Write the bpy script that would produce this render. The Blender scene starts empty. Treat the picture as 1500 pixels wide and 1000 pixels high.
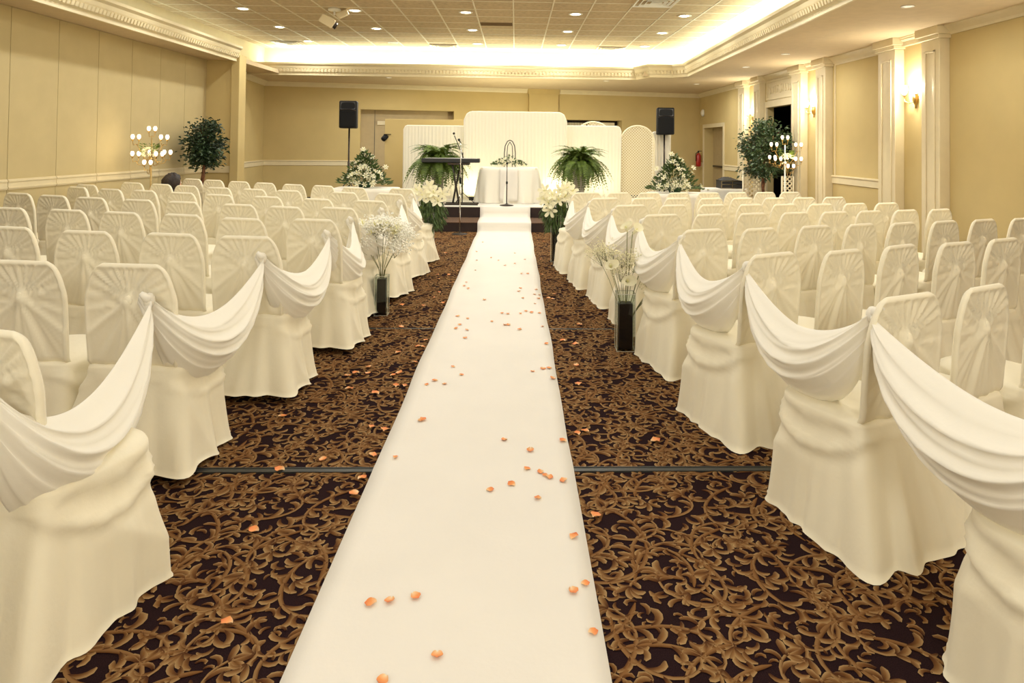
import bpy, bmesh, math, random
import numpy as np
from math import sin, cos, pi, radians, exp, sqrt, atan2
from mathutils import Vector, Matrix, Euler

S = bpy.context.scene
C = S.collection
# ------------------------------------------------------------------ camera
cam = bpy.data.cameras.new('camera')
cam.lens = 24.0; cam.sensor_width = 36.0; cam.sensor_fit = 'HORIZONTAL'
cam.shift_x = -0.02284; cam.shift_y = -0.20646
cam.clip_start = 0.05; cam.clip_end = 100
co = bpy.data.objects.new('camera', cam); C.objects.link(co)
co.location = (0, 0, 1.5)
co.matrix_world = (Matrix.Translation((0, 0, 1.5)) @ Matrix.Rotation(-0.029, 4, 'Z')
                   @ Matrix.Rotation(pi/2+0.022, 4, 'X') @ Matrix.Rotation(0.011, 4, 'Z'))
S.camera = co
# ------------------------------------------------------------------ world, colour, exposure
w = bpy.data.worlds.new('world'); S.world = w; w.use_nodes = True
w.node_tree.nodes['Background'].inputs[0].default_value = (1, .82, .55, 1)
w.node_tree.nodes['Background'].inputs[1].default_value = 0.02
S.view_settings.view_transform = 'Standard'
S.view_settings.look = 'None'
S.view_settings.gamma = 1.0
S.view_settings.use_curve_mapping = False
S.view_settings.exposure = 0.0
try:
    S.cycles.use_denoising = True
    S.cycles.max_bounces = 8; S.cycles.diffuse_bounces = 5; S.cycles.glossy_bounces = 3
    S.cycles.transparent_max_bounces = 10; S.cycles.transmission_bounces = 6
    S.cycles.sample_clamp_indirect = 4.0
except Exception:
    pass
WARM = (1.0, 1.0, .93)
POWER_DOWN = 15.0       # ceiling downlights
POWER_COVE = 14.0       # cove strip, W per metre
POWER_SCONCE = 30.0
POWER_SOFFIT = 26.0
POWER_FRONT_FILL = 125.0  # unseen point fill added behind the camera, lights the chair backs from the front
POWER_TOP_FILL = 13.0      # unseen overhead area fill added behind the camera
def add_light(name, kind, loc, power, color=WARM, size=.15, size_y=None, rot=(0, 0, 0), spread=None):
    l = bpy.data.lights.new(name, kind); l.energy = power; l.color = color
    if kind == 'AREA':
        l.shape = 'RECTANGLE' if size_y else 'DISK'
        l.size = size
        if size_y: l.size_y = size_y
        if spread: l.spread = spread
    elif kind == 'POINT':
        l.shadow_soft_size = size
    o = bpy.data.objects.new(name, l); C.objects.link(o)
    o.location = loc; o.rotation_euler = rot
    return o
# added fill behind the camera: unseen front points and overhead area lights
for hx in (-2.8, 0.2, 3.0):
    add_light('front_fill', 'POINT', (hx, -2.4, 2.6), POWER_FRONT_FILL, WARM, .35)
for hx in (-3.6, 0.2, 2.6):
    for hy in (-3.4, -0.6):
        add_light('overhead_fill', 'AREA', (hx, hy, 3.55), POWER_TOP_FILL, WARM, 1.2, 1.2)

# ------------------------------------------------------------------ materials
def nodes(name):
    m = bpy.data.materials.new(name); m.use_nodes = True
    nt = m.node_tree; return m, nt, nt.nodes['Principled BSDF']
def mat(name, col, rough=.6, metal=0., noise=0., nscale=8., bump=0., bscale=60., emit=None, estr=0., sheen=0., spec=None, col2=None, trans=0.):
    m, nt, b = nodes(name)
    c = (*col, 1)
    b.inputs['Base Color'].default_value = c
    b.inputs['Roughness'].default_value = rough
    b.inputs['Metallic'].default_value = metal
    if spec is not None: b.inputs['Specular IOR Level'].default_value = spec
    if sheen: b.inputs['Sheen Weight'].default_value = sheen
    tc = nt.nodes.new('ShaderNodeTexCoord')
    if noise or col2:
        n = nt.nodes.new('ShaderNodeTexNoise'); n.inputs['Scale'].default_value = nscale; n.inputs['Detail'].default_value = 4
        nt.links.new(tc.outputs['Object'], n.inputs['Vector'])
        r = nt.nodes.new('ShaderNodeValToRGB')
        a = tuple(max(0, x*(1-noise)) for x in col); d = col2 if col2 else tuple(min(1, x*(1+noise)) for x in col)
        r.color_ramp.elements[0].color = (*a, 1); r.color_ramp.elements[1].color = (*d, 1)
        r.color_ramp.elements[0].position = .35; r.color_ramp.elements[1].position = .65
        nt.links.new(n.outputs['Fac'], r.inputs['Fac']); nt.links.new(r.outputs['Color'], b.inputs['Base Color'])
    if bump:
        n2 = nt.nodes.new('ShaderNodeTexNoise'); n2.inputs['Scale'].default_value = bscale; n2.inputs['Detail'].default_value = 3
        nt.links.new(tc.outputs['Object'], n2.inputs['Vector'])
        bp = nt.nodes.new('ShaderNodeBump'); bp.inputs['Strength'].default_value = bump; bp.inputs['Distance'].default_value = .01
        nt.links.new(n2.outputs['Fac'], bp.inputs['Height']); nt.links.new(bp.outputs['Normal'], b.inputs['Normal'])
    if emit:
        b.inputs['Emission Color'].default_value = (*emit, 1); b.inputs['Emission Strength'].default_value = estr
    if trans:
        tr = nt.nodes.new('ShaderNodeBsdfTranslucent'); tr.inputs[0].default_value = c
        mx = nt.nodes.new('ShaderNodeMixShader'); mx.inputs[0].default_value = trans
        out = nt.nodes['Material Output']
        nt.links.new(b.outputs[0], mx.inputs[1]); nt.links.new(tr.outputs[0], mx.inputs[2]); nt.links.new(mx.outputs[0], out.inputs[0])
    return m
def emis(name, col, s):
    m = bpy.data.materials.new(name); m.use_nodes = True; nt = m.node_tree; nt.nodes.clear()
    e = nt.nodes.new('ShaderNodeEmission'); e.inputs[0].default_value = (*col, 1); e.inputs[1].default_value = s
    o = nt.nodes.new('ShaderNodeOutputMaterial'); nt.links.new(e.outputs[0], o.inputs[0]); return m
def glass(name):
    m = bpy.data.materials.new(name); m.use_nodes = True; nt = m.node_tree; nt.nodes.clear()
    t = nt.nodes.new('ShaderNodeBsdfTransparent'); t.inputs[0].default_value = (.93, .96, .94, 1)
    g = nt.nodes.new('ShaderNodeBsdfGlossy'); g.inputs['Roughness'].default_value = .03
    f = nt.nodes.new('ShaderNodeFresnel'); f.inputs[0].default_value = 1.6
    mx = nt.nodes.new('ShaderNodeMixShader'); o = nt.nodes.new('ShaderNodeOutputMaterial')
    k = nt.nodes.new('ShaderNodeMath'); k.operation = 'MULTIPLY'; k.inputs[1].default_value = .45; nt.links.new(f.outputs[0], k.inputs[0])
    nt.links.new(k.outputs[0], mx.inputs[0]); nt.links.new(t.outputs[0], mx.inputs[1]); nt.links.new(g.outputs[0], mx.inputs[2])
    nt.links.new(mx.outputs[0], o.inputs[0]); return m
def vcol(name, rough=.95):
    m, nt, b = nodes(name); a = nt.nodes.new('ShaderNodeVertexColor'); a.layer_name = 'Col'
    nt.links.new(a.outputs[0], b.inputs['Base Color']); b.inputs['Roughness'].default_value = rough
    b.inputs['Specular IOR Level'].default_value = .1
    return m
M = dict(
 wall=mat('tan_wall_paint', (.54, .415, .185), .85, noise=.03, nscale=2, bump=.05),
 panel=mat('tan_partition_vinyl', (.52, .42, .22), .8, noise=.03, nscale=3, bump=.08, bscale=120),
 trim=mat('cream_trim_paint', (.71, .61, .40), .5, noise=.02),
 soffit=mat('soffit_paint', (.64, .51, .33), .9, noise=.03),
 tile=mat('fissured_ceiling_tile', (.53, .41, .25), .95, noise=.10, nscale=14, bump=.3, bscale=90),
 grid=mat('ceiling_grid_paint', (.75, .68, .52), .5),
 cover=mat('ivory_chair_cloth', (.85, .785, .615), .85, noise=.015, nscale=5, bump=.12, bscale=35, sheen=.15, spec=.15),
 sheer=mat('white_organza', (.95, .91, .81), .7, sheen=.3, spec=.2, trans=.14, bump=.08, bscale=30),
 runner=mat('white_runner_cloth', (.76, .72, .655), .9, noise=.012, nscale=3, bump=.06, bscale=50, spec=.1),
 carpet=mat('aubergine_carpet', (.020, .009, .010), 1., noise=.3, nscale=300, bump=.4, bscale=500, spec=.05),
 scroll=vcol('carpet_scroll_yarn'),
 seam=mat('dark_track_metal', (.05, .05, .045), .45, metal=.5),
 gold=mat('brass_metal', (.55, .36, .12), .3, metal=1.),
 dgold=mat('dull_gold_leg', (.42, .30, .12), .4, metal=.8),
 black=mat('black_plastic', (.006, .006, .007), .6, noise=.1, spec=.25),
 grille=mat('black_speaker_grille', (.008, .008, .009), .7, spec=.2, bump=.6, bscale=300),
 metal=mat('dark_stand_metal', (.05, .04, .035), .35, metal=.8),
 chrome=mat('chrome_metal', (.7, .7, .7), .15, metal=1.),
 drape=mat('white_drape_cloth', (.88, .83, .70), .8, sheen=.2, spec=.1, trans=.12),
 tcloth=mat('white_table_cloth', (.86, .82, .72), .8, sheen=.2, spec=.1),
 vase=mat('black_glass_core', (.010, .005, .005), .3, spec=.25),
 glass=glass('clear_glass'),
 foam=mat('green_floral_foam', (.02, .06, .03), .9, noise=.3),
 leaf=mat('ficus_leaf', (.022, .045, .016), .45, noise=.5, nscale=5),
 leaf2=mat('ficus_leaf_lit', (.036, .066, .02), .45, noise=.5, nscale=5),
 fern=mat('fern_green', (.10, .155, .02), .6, noise=.5, nscale=8, trans=.2),
 green=mat('florist_greenery', (.06, .105, .024), .55, noise=.5, nscale=20),
 stem=mat('flower_stem', (.17, .17, .06), .6, noise=.2, nscale=30),
 petalw=mat('white_lily_petal', (.88, .84, .62), .6, noise=.03, nscale=30, trans=.25),
 lilyy=mat('pale_yellow_lily_throat', (.75, .72, .30), .6),
 bark=mat('ficus_bark', (.14, .06, .03), .9, noise=.4, nscale=20, bump=.5, bscale=40),
 pot=mat('grey_stone_urn', (.30, .27, .22), .8, noise=.15, nscale=12, bump=.2),
 stage=mat('dark_stage_cloth', (.022, .010, .008), .8, noise=.2),
 tread=mat('brown_step_carpet', (.10, .05, .025), .95, noise=.4, nscale=80),
 hair=mat('dark_brown_hair', (.018, .009, .006), .6, noise=.4, nscale=40, bump=.5, bscale=80),
 skin=mat('skin', (.62, .36, .24), .6),
 shirt=mat('dark_shirt_cloth', (.03, .03, .035), .9),
 red=mat('red_extinguisher_paint', (.35, .015, .01), .3),
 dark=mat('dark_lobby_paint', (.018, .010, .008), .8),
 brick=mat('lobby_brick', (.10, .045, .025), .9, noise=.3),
 door=mat('tan_door_paint', (.42, .32, .17), .6, noise=.03),
 white=mat('white_enamel', (.85, .82, .75), .4),
 glow=emis('downlight_lens', (1, .90, .68), 14.),
 dim=emis('dim_downlight_lens', (1, .88, .62), 1.2),
 cove=emis('cove_tube', (.93, 1., .84), 9.),
 bulb=emis('candelabra_globe', (1, .82, .60), 2.6),
 sbulb=emis('sconce_shade', (1, .88, .64), 26.),
 lat=mat('white_lattice_wood', (.80, .72, .52), .6),
 case=mat('black_road_case', (.02, .02, .02), .6),
)
def petal_material():
    m, nt, b = nodes('orange_rose_petal')
    tc = nt.nodes.new('ShaderNodeTexCoord'); sep = nt.nodes.new('ShaderNodeSeparateXYZ')
    r = nt.nodes.new('ShaderNodeValToRGB'); mp = nt.nodes.new('ShaderNodeMapRange')
    mp.inputs[1].default_value = -.025; mp.inputs[2].default_value = .02
    r.color_ramp.elements[0].color = (.85, .66, .40, 1); r.color_ramp.elements[1].color = (.70, .16, .03, 1)
    e = r.color_ramp.elements.new(.5); e.color = (.80, .32, .09, 1)
    nt.links.new(tc.outputs['Object'], sep.inputs[0]); nt.links.new(sep.outputs['Y'], mp.inputs[0])
    nt.links.new(mp.outputs[0], r.inputs[0]); nt.links.new(r.outputs[0], b.inputs['Base Color'])
    b.inputs['Roughness'].default_value = .6
    return m
M['rose'] = petal_material()

# ------------------------------------------------------------------ mesh helpers
class MB:
    def __init__(s): s.v = []; s.f = []; s.m = []; s.mi = 0
    def add(s, vs, fs):
        o = len(s.v); s.v += [tuple(v) for v in vs]; s.f += [tuple(i+o for i in f) for f in fs]; s.m += [s.mi]*len(fs)
    def box(s, x0, x1, y0, y1, z0, z1, T=None):
        vs = [(x, y, z) for z in (z0, z1) for y in (y0, y1) for x in (x0, x1)]
        if T is not None: vs = [T @ Vector(v) for v in vs]
        s.add(vs, [(0, 2, 3, 1), (4, 5, 7, 6), (0, 1, 5, 4), (2, 6, 7, 3), (0, 4, 6, 2), (1, 3, 7, 5)])
    def grid(s, P, closed_u=False, closed_v=False):
        nu = len(P); nv = len(P[0]); vs = [p for r in P for p in r]; fs = []
        for i in range(nu if closed_u else nu-1):
            for j in range(nv if closed_v else nv-1):
                i2 = (i+1) % nu; j2 = (j+1) % nv
                fs.append((i*nv+j, i2*nv+j, i2*nv+j2, i*nv+j2))
        s.add(vs, fs)
    def tube(s, pts, r, n=8, caps=True):
        pts = [Vector(p) for p in pts]; rs = r if isinstance(r, (list, tuple)) else [r]*len(pts)
        rings = []; up = Vector((0, 0, 1))
        t0 = (pts[1]-pts[0]).normalized()
        a = t0.cross(up) if abs(t0.z) < .9 else t0.cross(Vector((1, 0, 0))); a.normalize()
        for i, p in enumerate(pts):
            t = (pts[min(i+1, len(pts)-1)]-pts[max(i-1, 0)]).normalized()
            a = (a - t*a.dot(t)); a.normalize(); b = t.cross(a)
            rings.append([p+(a*cos(2*pi*k/n)+b*sin(2*pi*k/n))*rs[i] for k in range(n)])
        s.grid(rings, closed_v=True)
        if caps:
            o = len(s.v)-len(pts)*n
            s.f.append(tuple(o+k for k in range(n))[::-1]); s.m.append(s.mi)
            s.f.append(tuple(o+(len(pts)-1)*n+k for k in range(n))); s.m.append(s.mi)
    def lathe(s, prof, cx=0, cy=0, n=24, T=None):
        rings = [[Vector((cx+r*cos(2*pi*k/n), cy+r*sin(2*pi*k/n), z)) for k in range(n)] for r, z in prof]
        if T is not None: rings = [[T @ p for p in R_] for R_ in rings]
        s.grid(rings, closed_v=True)
        o = len(s.v)-len(prof)*n
        s.f.append(tuple(o+k for k in range(n))[::-1]); s.m.append(s.mi)
        s.f.append(tuple(o+(len(prof)-1)*n+k for k in range(n))); s.m.append(s.mi)
    def ball(s, c, r, n=10, sc=(1, 1, 1)):
        c = Vector(c); R_ = []
        for i in range(n//2+1):
            a = pi*i/(n//2); rr = max(sin(a), .02)
            R_.append([c+Vector((rr*cos(2*pi*k/n)*r*sc[0], rr*sin(2*pi*k/n)*r*sc[1], -cos(a)*r*sc[2])) for k in range(n)])
        s.grid(R_, closed_v=True)
        o = len(s.v)-len(R_)*n
        s.f.append(tuple(o+k for k in range(n))[::-1]); s.m.append(s.mi)
        s.f.append(tuple(o+(len(R_)-1)*n+k for k in range(n))); s.m.append(s.mi)
    def extrude_profile(s, prof, path, closed=False, nrm=None):
        """prof: (out,z) points; path: (x,y); out = to the left of the travel direction"""
        n = len(path); rows = []
        for i, p in enumerate(path):
            p = Vector(p)
            if i == 0: d1 = d2 = (Vector(path[1])-p).normalized()
            elif i == n-1: d1 = d2 = (p-Vector(path[i-1])).normalized()
            else: d1 = (p-Vector(path[i-1])).normalized(); d2 = (Vector(path[i+1])-p).normalized()
            n1 = Vector((-d1.y, d1.x)); n2 = Vector((-d2.y, d2.x)); m = (n1+n2).normalized(); k = 1/max(.3, m.dot(n1))
            rows.append([(p.x+m.x*o*k, p.y+m.y*o*k, z) for o, z in prof])
        s.grid(rows, closed_v=False)
        o = len(s.v)-len(rows)*len(prof)
        s.f.append(tuple(o+k for k in range(len(prof)))); s.m.append(s.mi)
        s.f.append(tuple(o+(n-1)*len(prof)+k for k in range(len(prof)))[::-1]); s.m.append(s.mi)
    def mesh(s, name, mats, smooth=False):
        me = bpy.data.meshes.new(name); me.from_pydata(s.v, [], s.f); me.update()
        for m_ in (mats if isinstance(mats, (list, tuple)) else [mats]): me.materials.append(m_)
        if any(s.m): me.polygons.foreach_set('material_index', s.m)
        bm = bmesh.new(); bm.from_mesh(me); bmesh.ops.recalc_face_normals(bm, faces=bm.faces); bm.to_mesh(me); bm.free()
        if smooth: me.polygons.foreach_set('use_smooth', [True]*len(me.polygons))
        return me
    def build(s, name, mats, parent=None, smooth=False, loc=None, rot=None):
        return link(name, s.mesh(name, mats, smooth), parent, loc, rot)
def link(name, me, parent=None, loc=None, rot=None, scale=None):
    o = bpy.data.objects.new(name, me); C.objects.link(o)
    if parent is not None: o.parent = parent
    if loc is not None: o.location = loc
    if rot is not None: o.rotation_euler = rot
    if scale is not None: o.scale = scale
    return o
def bevel(o, wd=.004, seg=2):
    m = o.modifiers.new('bevel', 'BEVEL'); m.width = wd; m.segments = seg; m.limit_method = 'ANGLE'; return o
def tag(o, label, cat, group=None):
    o['label'] = label; o['category'] = cat
    if group: o['group'] = group
    return o
def thing(name, label, cat, loc=(0, 0, 0), rz=0, group=None):
    o = bpy.data.objects.new(name, None); C.objects.link(o); o.empty_display_size = .1
    o.location = loc; o.rotation_euler = (0, 0, rz); return tag(o, label, cat, group)
def struct(o): o['kind'] = 'structure'; return o
def stuff(o): o['kind'] = 'stuff'; return o
def copy_tree(o, parent=None):
    c = o.copy(); C.objects.link(c)
    if parent is not None: c.parent = parent
    for ch in list(o.children): copy_tree(ch, c)
    return c
rnd = random.Random(7)
ORD = ['first', 'second', 'third', 'fourth', 'fifth', 'sixth', 'seventh', 'eighth', 'ninth', 'tenth', 'eleventh', 'twelfth', 'thirteenth', 'fourteenth', 'fifteenth']

# ================================================================== STRUCTURE
HC = 3.64      # tiled ceiling
ZS = 3.0       # soffits
XL, XR = -5.7, 5.25
YF = -5.0
BL, BR = (-6.22, 17.03), (5.28, 19.32)     # rear wall corners (the rear wall runs at a slant)
def back_y(x): return BL[1]+(x-BL[0])*(BR[1]-BL[1])/(BR[0]-BL[0])
BA = atan2(BR[1]-BL[1], BR[0]-BL[0])
# floor
m = MB(); m.box(-7, 7.5, YF-.2, 20.5, -.12, 0); floor = struct(m.build('floor', M['carpet']))
# carpet scroll print as thin yarn relief, repeated tile
def build_carpet():
    R = random.Random(21); T = 1.25; N = 250; occ = np.zeros((N, N), bool)
    V = []; F = []; COL = []
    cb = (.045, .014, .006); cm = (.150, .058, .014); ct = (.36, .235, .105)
    def mix(a, b, t): return tuple(a[i]*(1-t)+b[i]*t for i in range(3))
    def leaf(p, ang, L, curl, wd, tip=1.0, force=False, n=6):
        pts = []; x, y = p; a = ang
        for i in range(n+1):
            pts.append((x, y, a)); a += curl/n*(.4+1.2*i/n); x += cos(a)*L/n; y += sin(a)*L/n
        cells = set()
        for i, (x, y, a) in enumerate(pts[1:], 1):
            t = i/n; ww = wd*sin(pi*min(1, t*.85+.12))**.8
            for k in (-.8, 0, .8):
                cells.add((int((x-sin(a)*ww*k)/T*N) % N, int((y+cos(a)*ww*k)/T*N) % N))
        if not force:
            hit = sum(occ[c] for c in cells)
            if hit > .22*len(cells): return False
        for c in cells: occ[c] = True
        o = len(V)
        for i, (x, y, a) in enumerate(pts):
            t = i/n; ww = wd*(.30+.70*sin(pi*min(1, t*.70+.06)))*(1 if i < n else .45)
            z = .0025
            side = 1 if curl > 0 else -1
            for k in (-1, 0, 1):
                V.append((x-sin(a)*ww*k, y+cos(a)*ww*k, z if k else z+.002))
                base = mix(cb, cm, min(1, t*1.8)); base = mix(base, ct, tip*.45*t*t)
                inner_edge = k*side  # leaf pattern: dark yarn on the inner edge, pale on the outer
                COL.append(base if k == 0 else (mix(base, cb, .6) if inner_edge > 0 else mix(base, ct, min(1, .15+1.1*t)*tip)))
        for i in range(n):
            for k in range(2):
                q = o+i*3+k; F.append((q, q+3, q+4, q+1))
        return True
    def vine(x, y, ang, L, curl, w0):
        n = int(L/.022); a = ang; s = 1; px = []
        for i in range(n):
            t = i/n; px.append((x, y, a, t)); a += curl*(.35+2.0*t*t)*.022; x += cos(a)*.022; y += sin(a)*.022
        hits = sum(occ[int(q[0]/T*N) % N, int(q[1]/T*N) % N] for q in px)
        if hits > .25*len(px): return
        o = len(V)
        for (x, y, a, t) in px:
            ww = w0*(1-.55*t)*min(1, .25+6*t)
            for k in (-1, 0, 1):
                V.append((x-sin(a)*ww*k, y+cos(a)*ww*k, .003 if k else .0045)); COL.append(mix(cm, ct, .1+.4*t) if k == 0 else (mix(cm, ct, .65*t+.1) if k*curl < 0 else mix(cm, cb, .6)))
            for k in (-1, 1): occ[int((x-sin(a)*ww*k)/T*N) % N, int((y+cos(a)*ww*k)/T*N) % N] = True
        for i in range(len(px)-1):
            for k in range(2):
                q = o+i*3+k; F.append((q, q+3, q+4, q+1))
        for i, (x, y, a, t) in enumerate(px):
            if i % 2 == 0 and i > 1:
                s = -s; LL = (.078-.030*t)*R.uniform(.8, 1.15)
                leaf((x, y), a+s*.35, LL, s*R.uniform(1.3, 2.6), LL*.135, n=6)
        x, y, a, t = px[-1]; 
        for k in range(3): leaf((x, y), a+(k-1)*.7, .05, (k-1)*.9+curl*.1, .009, force=True)
    for it in range(165):
        sgn = R.choice((-1, 1)); vine(R.random()*T, R.random()*T, R.random()*2*pi, R.uniform(.20, .42), sgn*R.uniform(7, 13), .0078)
    for it in range(1500):
        L = R.uniform(.03, .062); leaf((R.random()*T, R.random()*T), R.random()*2*pi, L, R.choice((-1, 1))*R.uniform(1.8, 3.4), L*.14, tip=R.uniform(.5, 1), n=5)
    V = np.array(V, np.float32); V[:, :2] *= 1.30; T *= 1.30; F = np.array(F, np.int32); COL = np.array(COL, np.float32)
    offs = [(ix*T, iy*T) for ix in range(-3, 3) for iy in range(0, 8)]
    nv = len(V); VV = np.concatenate([V+np.array([ox, oy+.2, 0], np.float32) for ox, oy in offs])
    FF = np.concatenate([F+i*nv for i in range(len(offs))]); CC = np.tile(COL, (len(offs), 1))
    me = bpy.data.meshes.new('carpet_scrolls'); me.vertices.add(len(VV)); me.vertices.foreach_set('co', VV.ravel())
    me.loops.add(FF.size); me.loops.foreach_set('vertex_index', FF.ravel())
    me.polygons.add(len(FF)); me.polygons.foreach_set('loop_start', np.arange(0, FF.size, 4, dtype=np.int32))
    me.update(calc_edges=True)
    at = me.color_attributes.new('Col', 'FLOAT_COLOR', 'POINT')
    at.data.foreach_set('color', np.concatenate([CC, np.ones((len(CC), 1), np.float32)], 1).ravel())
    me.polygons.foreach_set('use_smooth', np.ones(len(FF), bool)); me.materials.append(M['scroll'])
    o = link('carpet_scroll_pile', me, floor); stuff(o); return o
build_carpet()
# floor tracks of the folding partitions
for y, hw in ((3.18, .022), (5.59, .010)):
    m = MB(); m.box(-5.6, 5.2, y-hw, y+hw, .0, .0055)
    if hw > .02:
        m.box(-5.6, 5.2, y-hw, y-hw+.006, .0055, .008); m.box(-5.6, 5.2, y+hw-.006, y+hw, .0055, .008)
    m.build('floor_track', M['seam'], floor)
# ceiling tiles
cx0, cy0 = -5.5-.33, 15.6
m = MB(); m.box(-6.4, 5.3, YF, 15.75, HC+.03, HC+.12); ceil = struct(m.build('ceiling', M['tile']))
tm = MB(); tm.add([(.01, .01, 0), (.595, .01, 0), (.595, .595, 0), (.01, .595, 0), (.02, .02, -.008), (.585, .02, -.008), (.585, .585, -.008), (.02, .585, -.008), (.01, .01, .03), (.595, .01, .03), (.595, .595, .03), (.01, .595, .03)],
        [(4, 5, 6, 7), (0, 1, 5, 4), (1, 2, 6, 5), (2, 3, 7, 6), (3, 0, 4, 7), (0, 8, 9, 1), (1, 9, 10, 2), (2, 10, 11, 3), (3, 11, 8, 0), (8, 11, 10, 9)])
tme = tm.mesh('ceiling_tile', M['tile'])
TX0 = -0.055-.605*9; COLS = 16
for i in range(-1, COLS):
    for j in range(9):
        link('ceiling_tile', tme, ceil, (TX0+i*.605, cy0-.605*(j+1), HC))
m = MB()
for i in range(-1, COLS):
    for j in range(9, 34): m.box(TX0+i*.605+.012, TX0+i*.605+.593, cy0-.605*(j+1)+.012, cy0-.605*j-.012, HC-.006, HC+.03)
stuff(m.build('ceiling_tile_field', M['tile'], ceil))
m = MB()
for i in range(-1, COLS+1): m.box(TX0+i*.605-.012, TX0+i*.605+.012, YF, cy0, HC-.012, HC+.002)
for j in range(35): m.box(TX0-.6, TX0+COLS*.605, cy0-.605*j-.012, cy0-.605*j+.012, HC-.0115, HC+.002)
stuff(m.build('tile_grid', M['grid'], ceil))
# tray fascias
m = MB(); m.box(-6.2, 4.6, 15.6, 15.7, ZS+.1, HC+.03); struct(m.build('trim_1', M['trim']))
m = MB(); m.box(XL-.1, XL, YF, 15.7, ZS+.1, HC+.03); struct(m.build('trim_2', M['trim']))
m = MB(); m.box(4.15, 4.25, YF, 15.7, ZS+.1, HC+.03); struct(m.build('trim_3', M['trim']))
# soffits: left, back, right (solid slabs), inner edges
def rx(y): return 3.43+.034*(y-8)          # inner edge of the right soffit
LIPY = 15.08
m = MB(); m.box(XL-.05, -5.17, YF, 15.2, ZS, ZS+.08); struct(m.build('soffit_left', M['soffit'])); 
m = MB(); m.add([(rx(YF), YF, ZS), (5.35, YF, ZS), (5.35, 19.6, ZS), (rx(LIPY), LIPY, ZS), (rx(YF), YF, ZS+.08), (5.35, YF, ZS+.08), (5.35, 19.6, ZS+.08), (rx(LIPY), LIPY, ZS+.08)],
    [(0, 1, 2, 3), (4, 7, 6, 5), (0, 4, 5, 1), (1, 5, 6, 2), (2, 6, 7, 3), (3, 7, 4, 0)]); struct(m.build('soffit_right', M['soffit']))
m = MB(); m.add([(-6.5, LIPY, ZS), (rx(LIPY), LIPY, ZS), (5.35, 19.6, ZS), (-6.5, 17.4, ZS), (-6.5, LIPY, ZS+.08), (rx(LIPY), LIPY, ZS+.08), (5.35, 19.6, ZS+.08), (-6.5, 17.4, ZS+.08)],
    [(0, 3, 2, 1), (4, 5, 6, 7), (0, 1, 5, 4), (1, 2, 6, 5), (2, 3, 7, 6), (3, 0, 4, 7)]); struct(m.build('soffit_back', M['soffit']))
m = MB(); m.box(rx(14.2)-.9, rx(14.9)+.02, 14.5, LIPY+.02, ZS, ZS+.08); m.add([(rx(14.2), 14.2, ZS), (rx(14.2)-.28, 14.5, ZS), (rx(14.2)+.05, 14.5, ZS)], [(0, 1, 2)]); struct(m.build('soffit_corner', M['soffit']))
# cove mouldings: profile (towards the room centre, height)
CP = [(0, ZS), (0.02, ZS-.03), (.05, ZS-.03), (.05, ZS+.02), (.075, ZS+.045), (.075, ZS+.09), (.10, ZS+.12), (.12, ZS+.17), (.16, ZS+.20), (.17, ZS+.235), (.14, ZS+.235), (.05, ZS+.12), (0, ZS+.08)]
def moulding(name, path, flip=False):
    m = MB(); p = [(o, z) for o, z in CP]; m.extrude_profile(p, path); o = struct(m.build(name, M['trim'])); 
    # egg-and-dart enrichment: small oval bosses along the moulding
    e = MB()
    for a, b in zip(path[:-1], path[1:]):
        a = Vector(a); b = Vector(b); d = (b-a); L = d.length; d.normalize(); nn = Vector((-d.y, d.x))
        k = int(L/.075)
        for i in range(k):
            p = a+d*(L*(i+.5)/k)+nn*.085
            e.box(-.022, .022, -.012, .02, -.03, .03, Matrix.Translation((p.x, p.y, ZS+.075)) @ Matrix.Rotation(atan2(d.y, d.x), 4, 'Z') @ Matrix.Rotation(-.3, 4, 'X'))
    stuff(e.build('egg_and_dart', M['trim'], o)); return o
# travel so the room centre lies to the left of the path
moulding('trim_4', [(-5.17, 12.62), (-5.17, YF)])
moulding('trim_5', [(rx(YF), YF), (rx(14.2), 14.2), (rx(14.2)-.28, 14.5), (rx(14.2)-.75, 14.5), (rx(14.2)-.95, LIPY), (-6.3, LIPY)])
# walls
def wall(name, mtl, x0, x1, y0, y1, z0=0, z1=HC+.1): 
    m = MB(); m.box(x0, x1, y0, y1, z0, z1); return struct(m.build(name, mtl))
wall('wall_front', M['wall'], -6.4, 5.5, YF-.15, YF)
wl = wall('wall_left', M['wall'], XL-.2, XL-.045, YF, 12.72)
# folding partition panels, each one of its own
pw = .813; y = 12.72; pm = MB(); pm.box(-.045, 0, .004, pw-.004, .02, ZS-.005)
pme = pm.mesh('partition_panel', M['panel'])
rm = MB(); rm.box(0, .012, .006, pw-.006, .93, 1.05); rm.box(.012, .02, .006, pw-.006, .945, .96); rm.box(.012, .02, .006, pw-.006, 1.02, 1.035); rme = rm.mesh('chair_rail', M['trim'])
k = 0
while y > YF+.8:
    y -= pw; o = link('partition_panel', pme, wl, (XL, y, 0)); r_ = link('chair_rail', rme, o); k += 1
# return wall at the end of the partition and the pillar
m = MB(); m.box(XL-.2, -5.15, 12.72, 12.9, 0, ZS); o = struct(m.build('wall_left_return', M['wall']))
m = MB(); m.box(XL, -5.15, 12.70, 12.72, .93, 1.05); m.build('chair_rail', M['trim'], o)
m = MB(); m.box(-5.22, -5.07, 12.64, 12.95, 0, ZS+.1); bevel(struct(m.build('trim_6', M['wall'])), .008)
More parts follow.
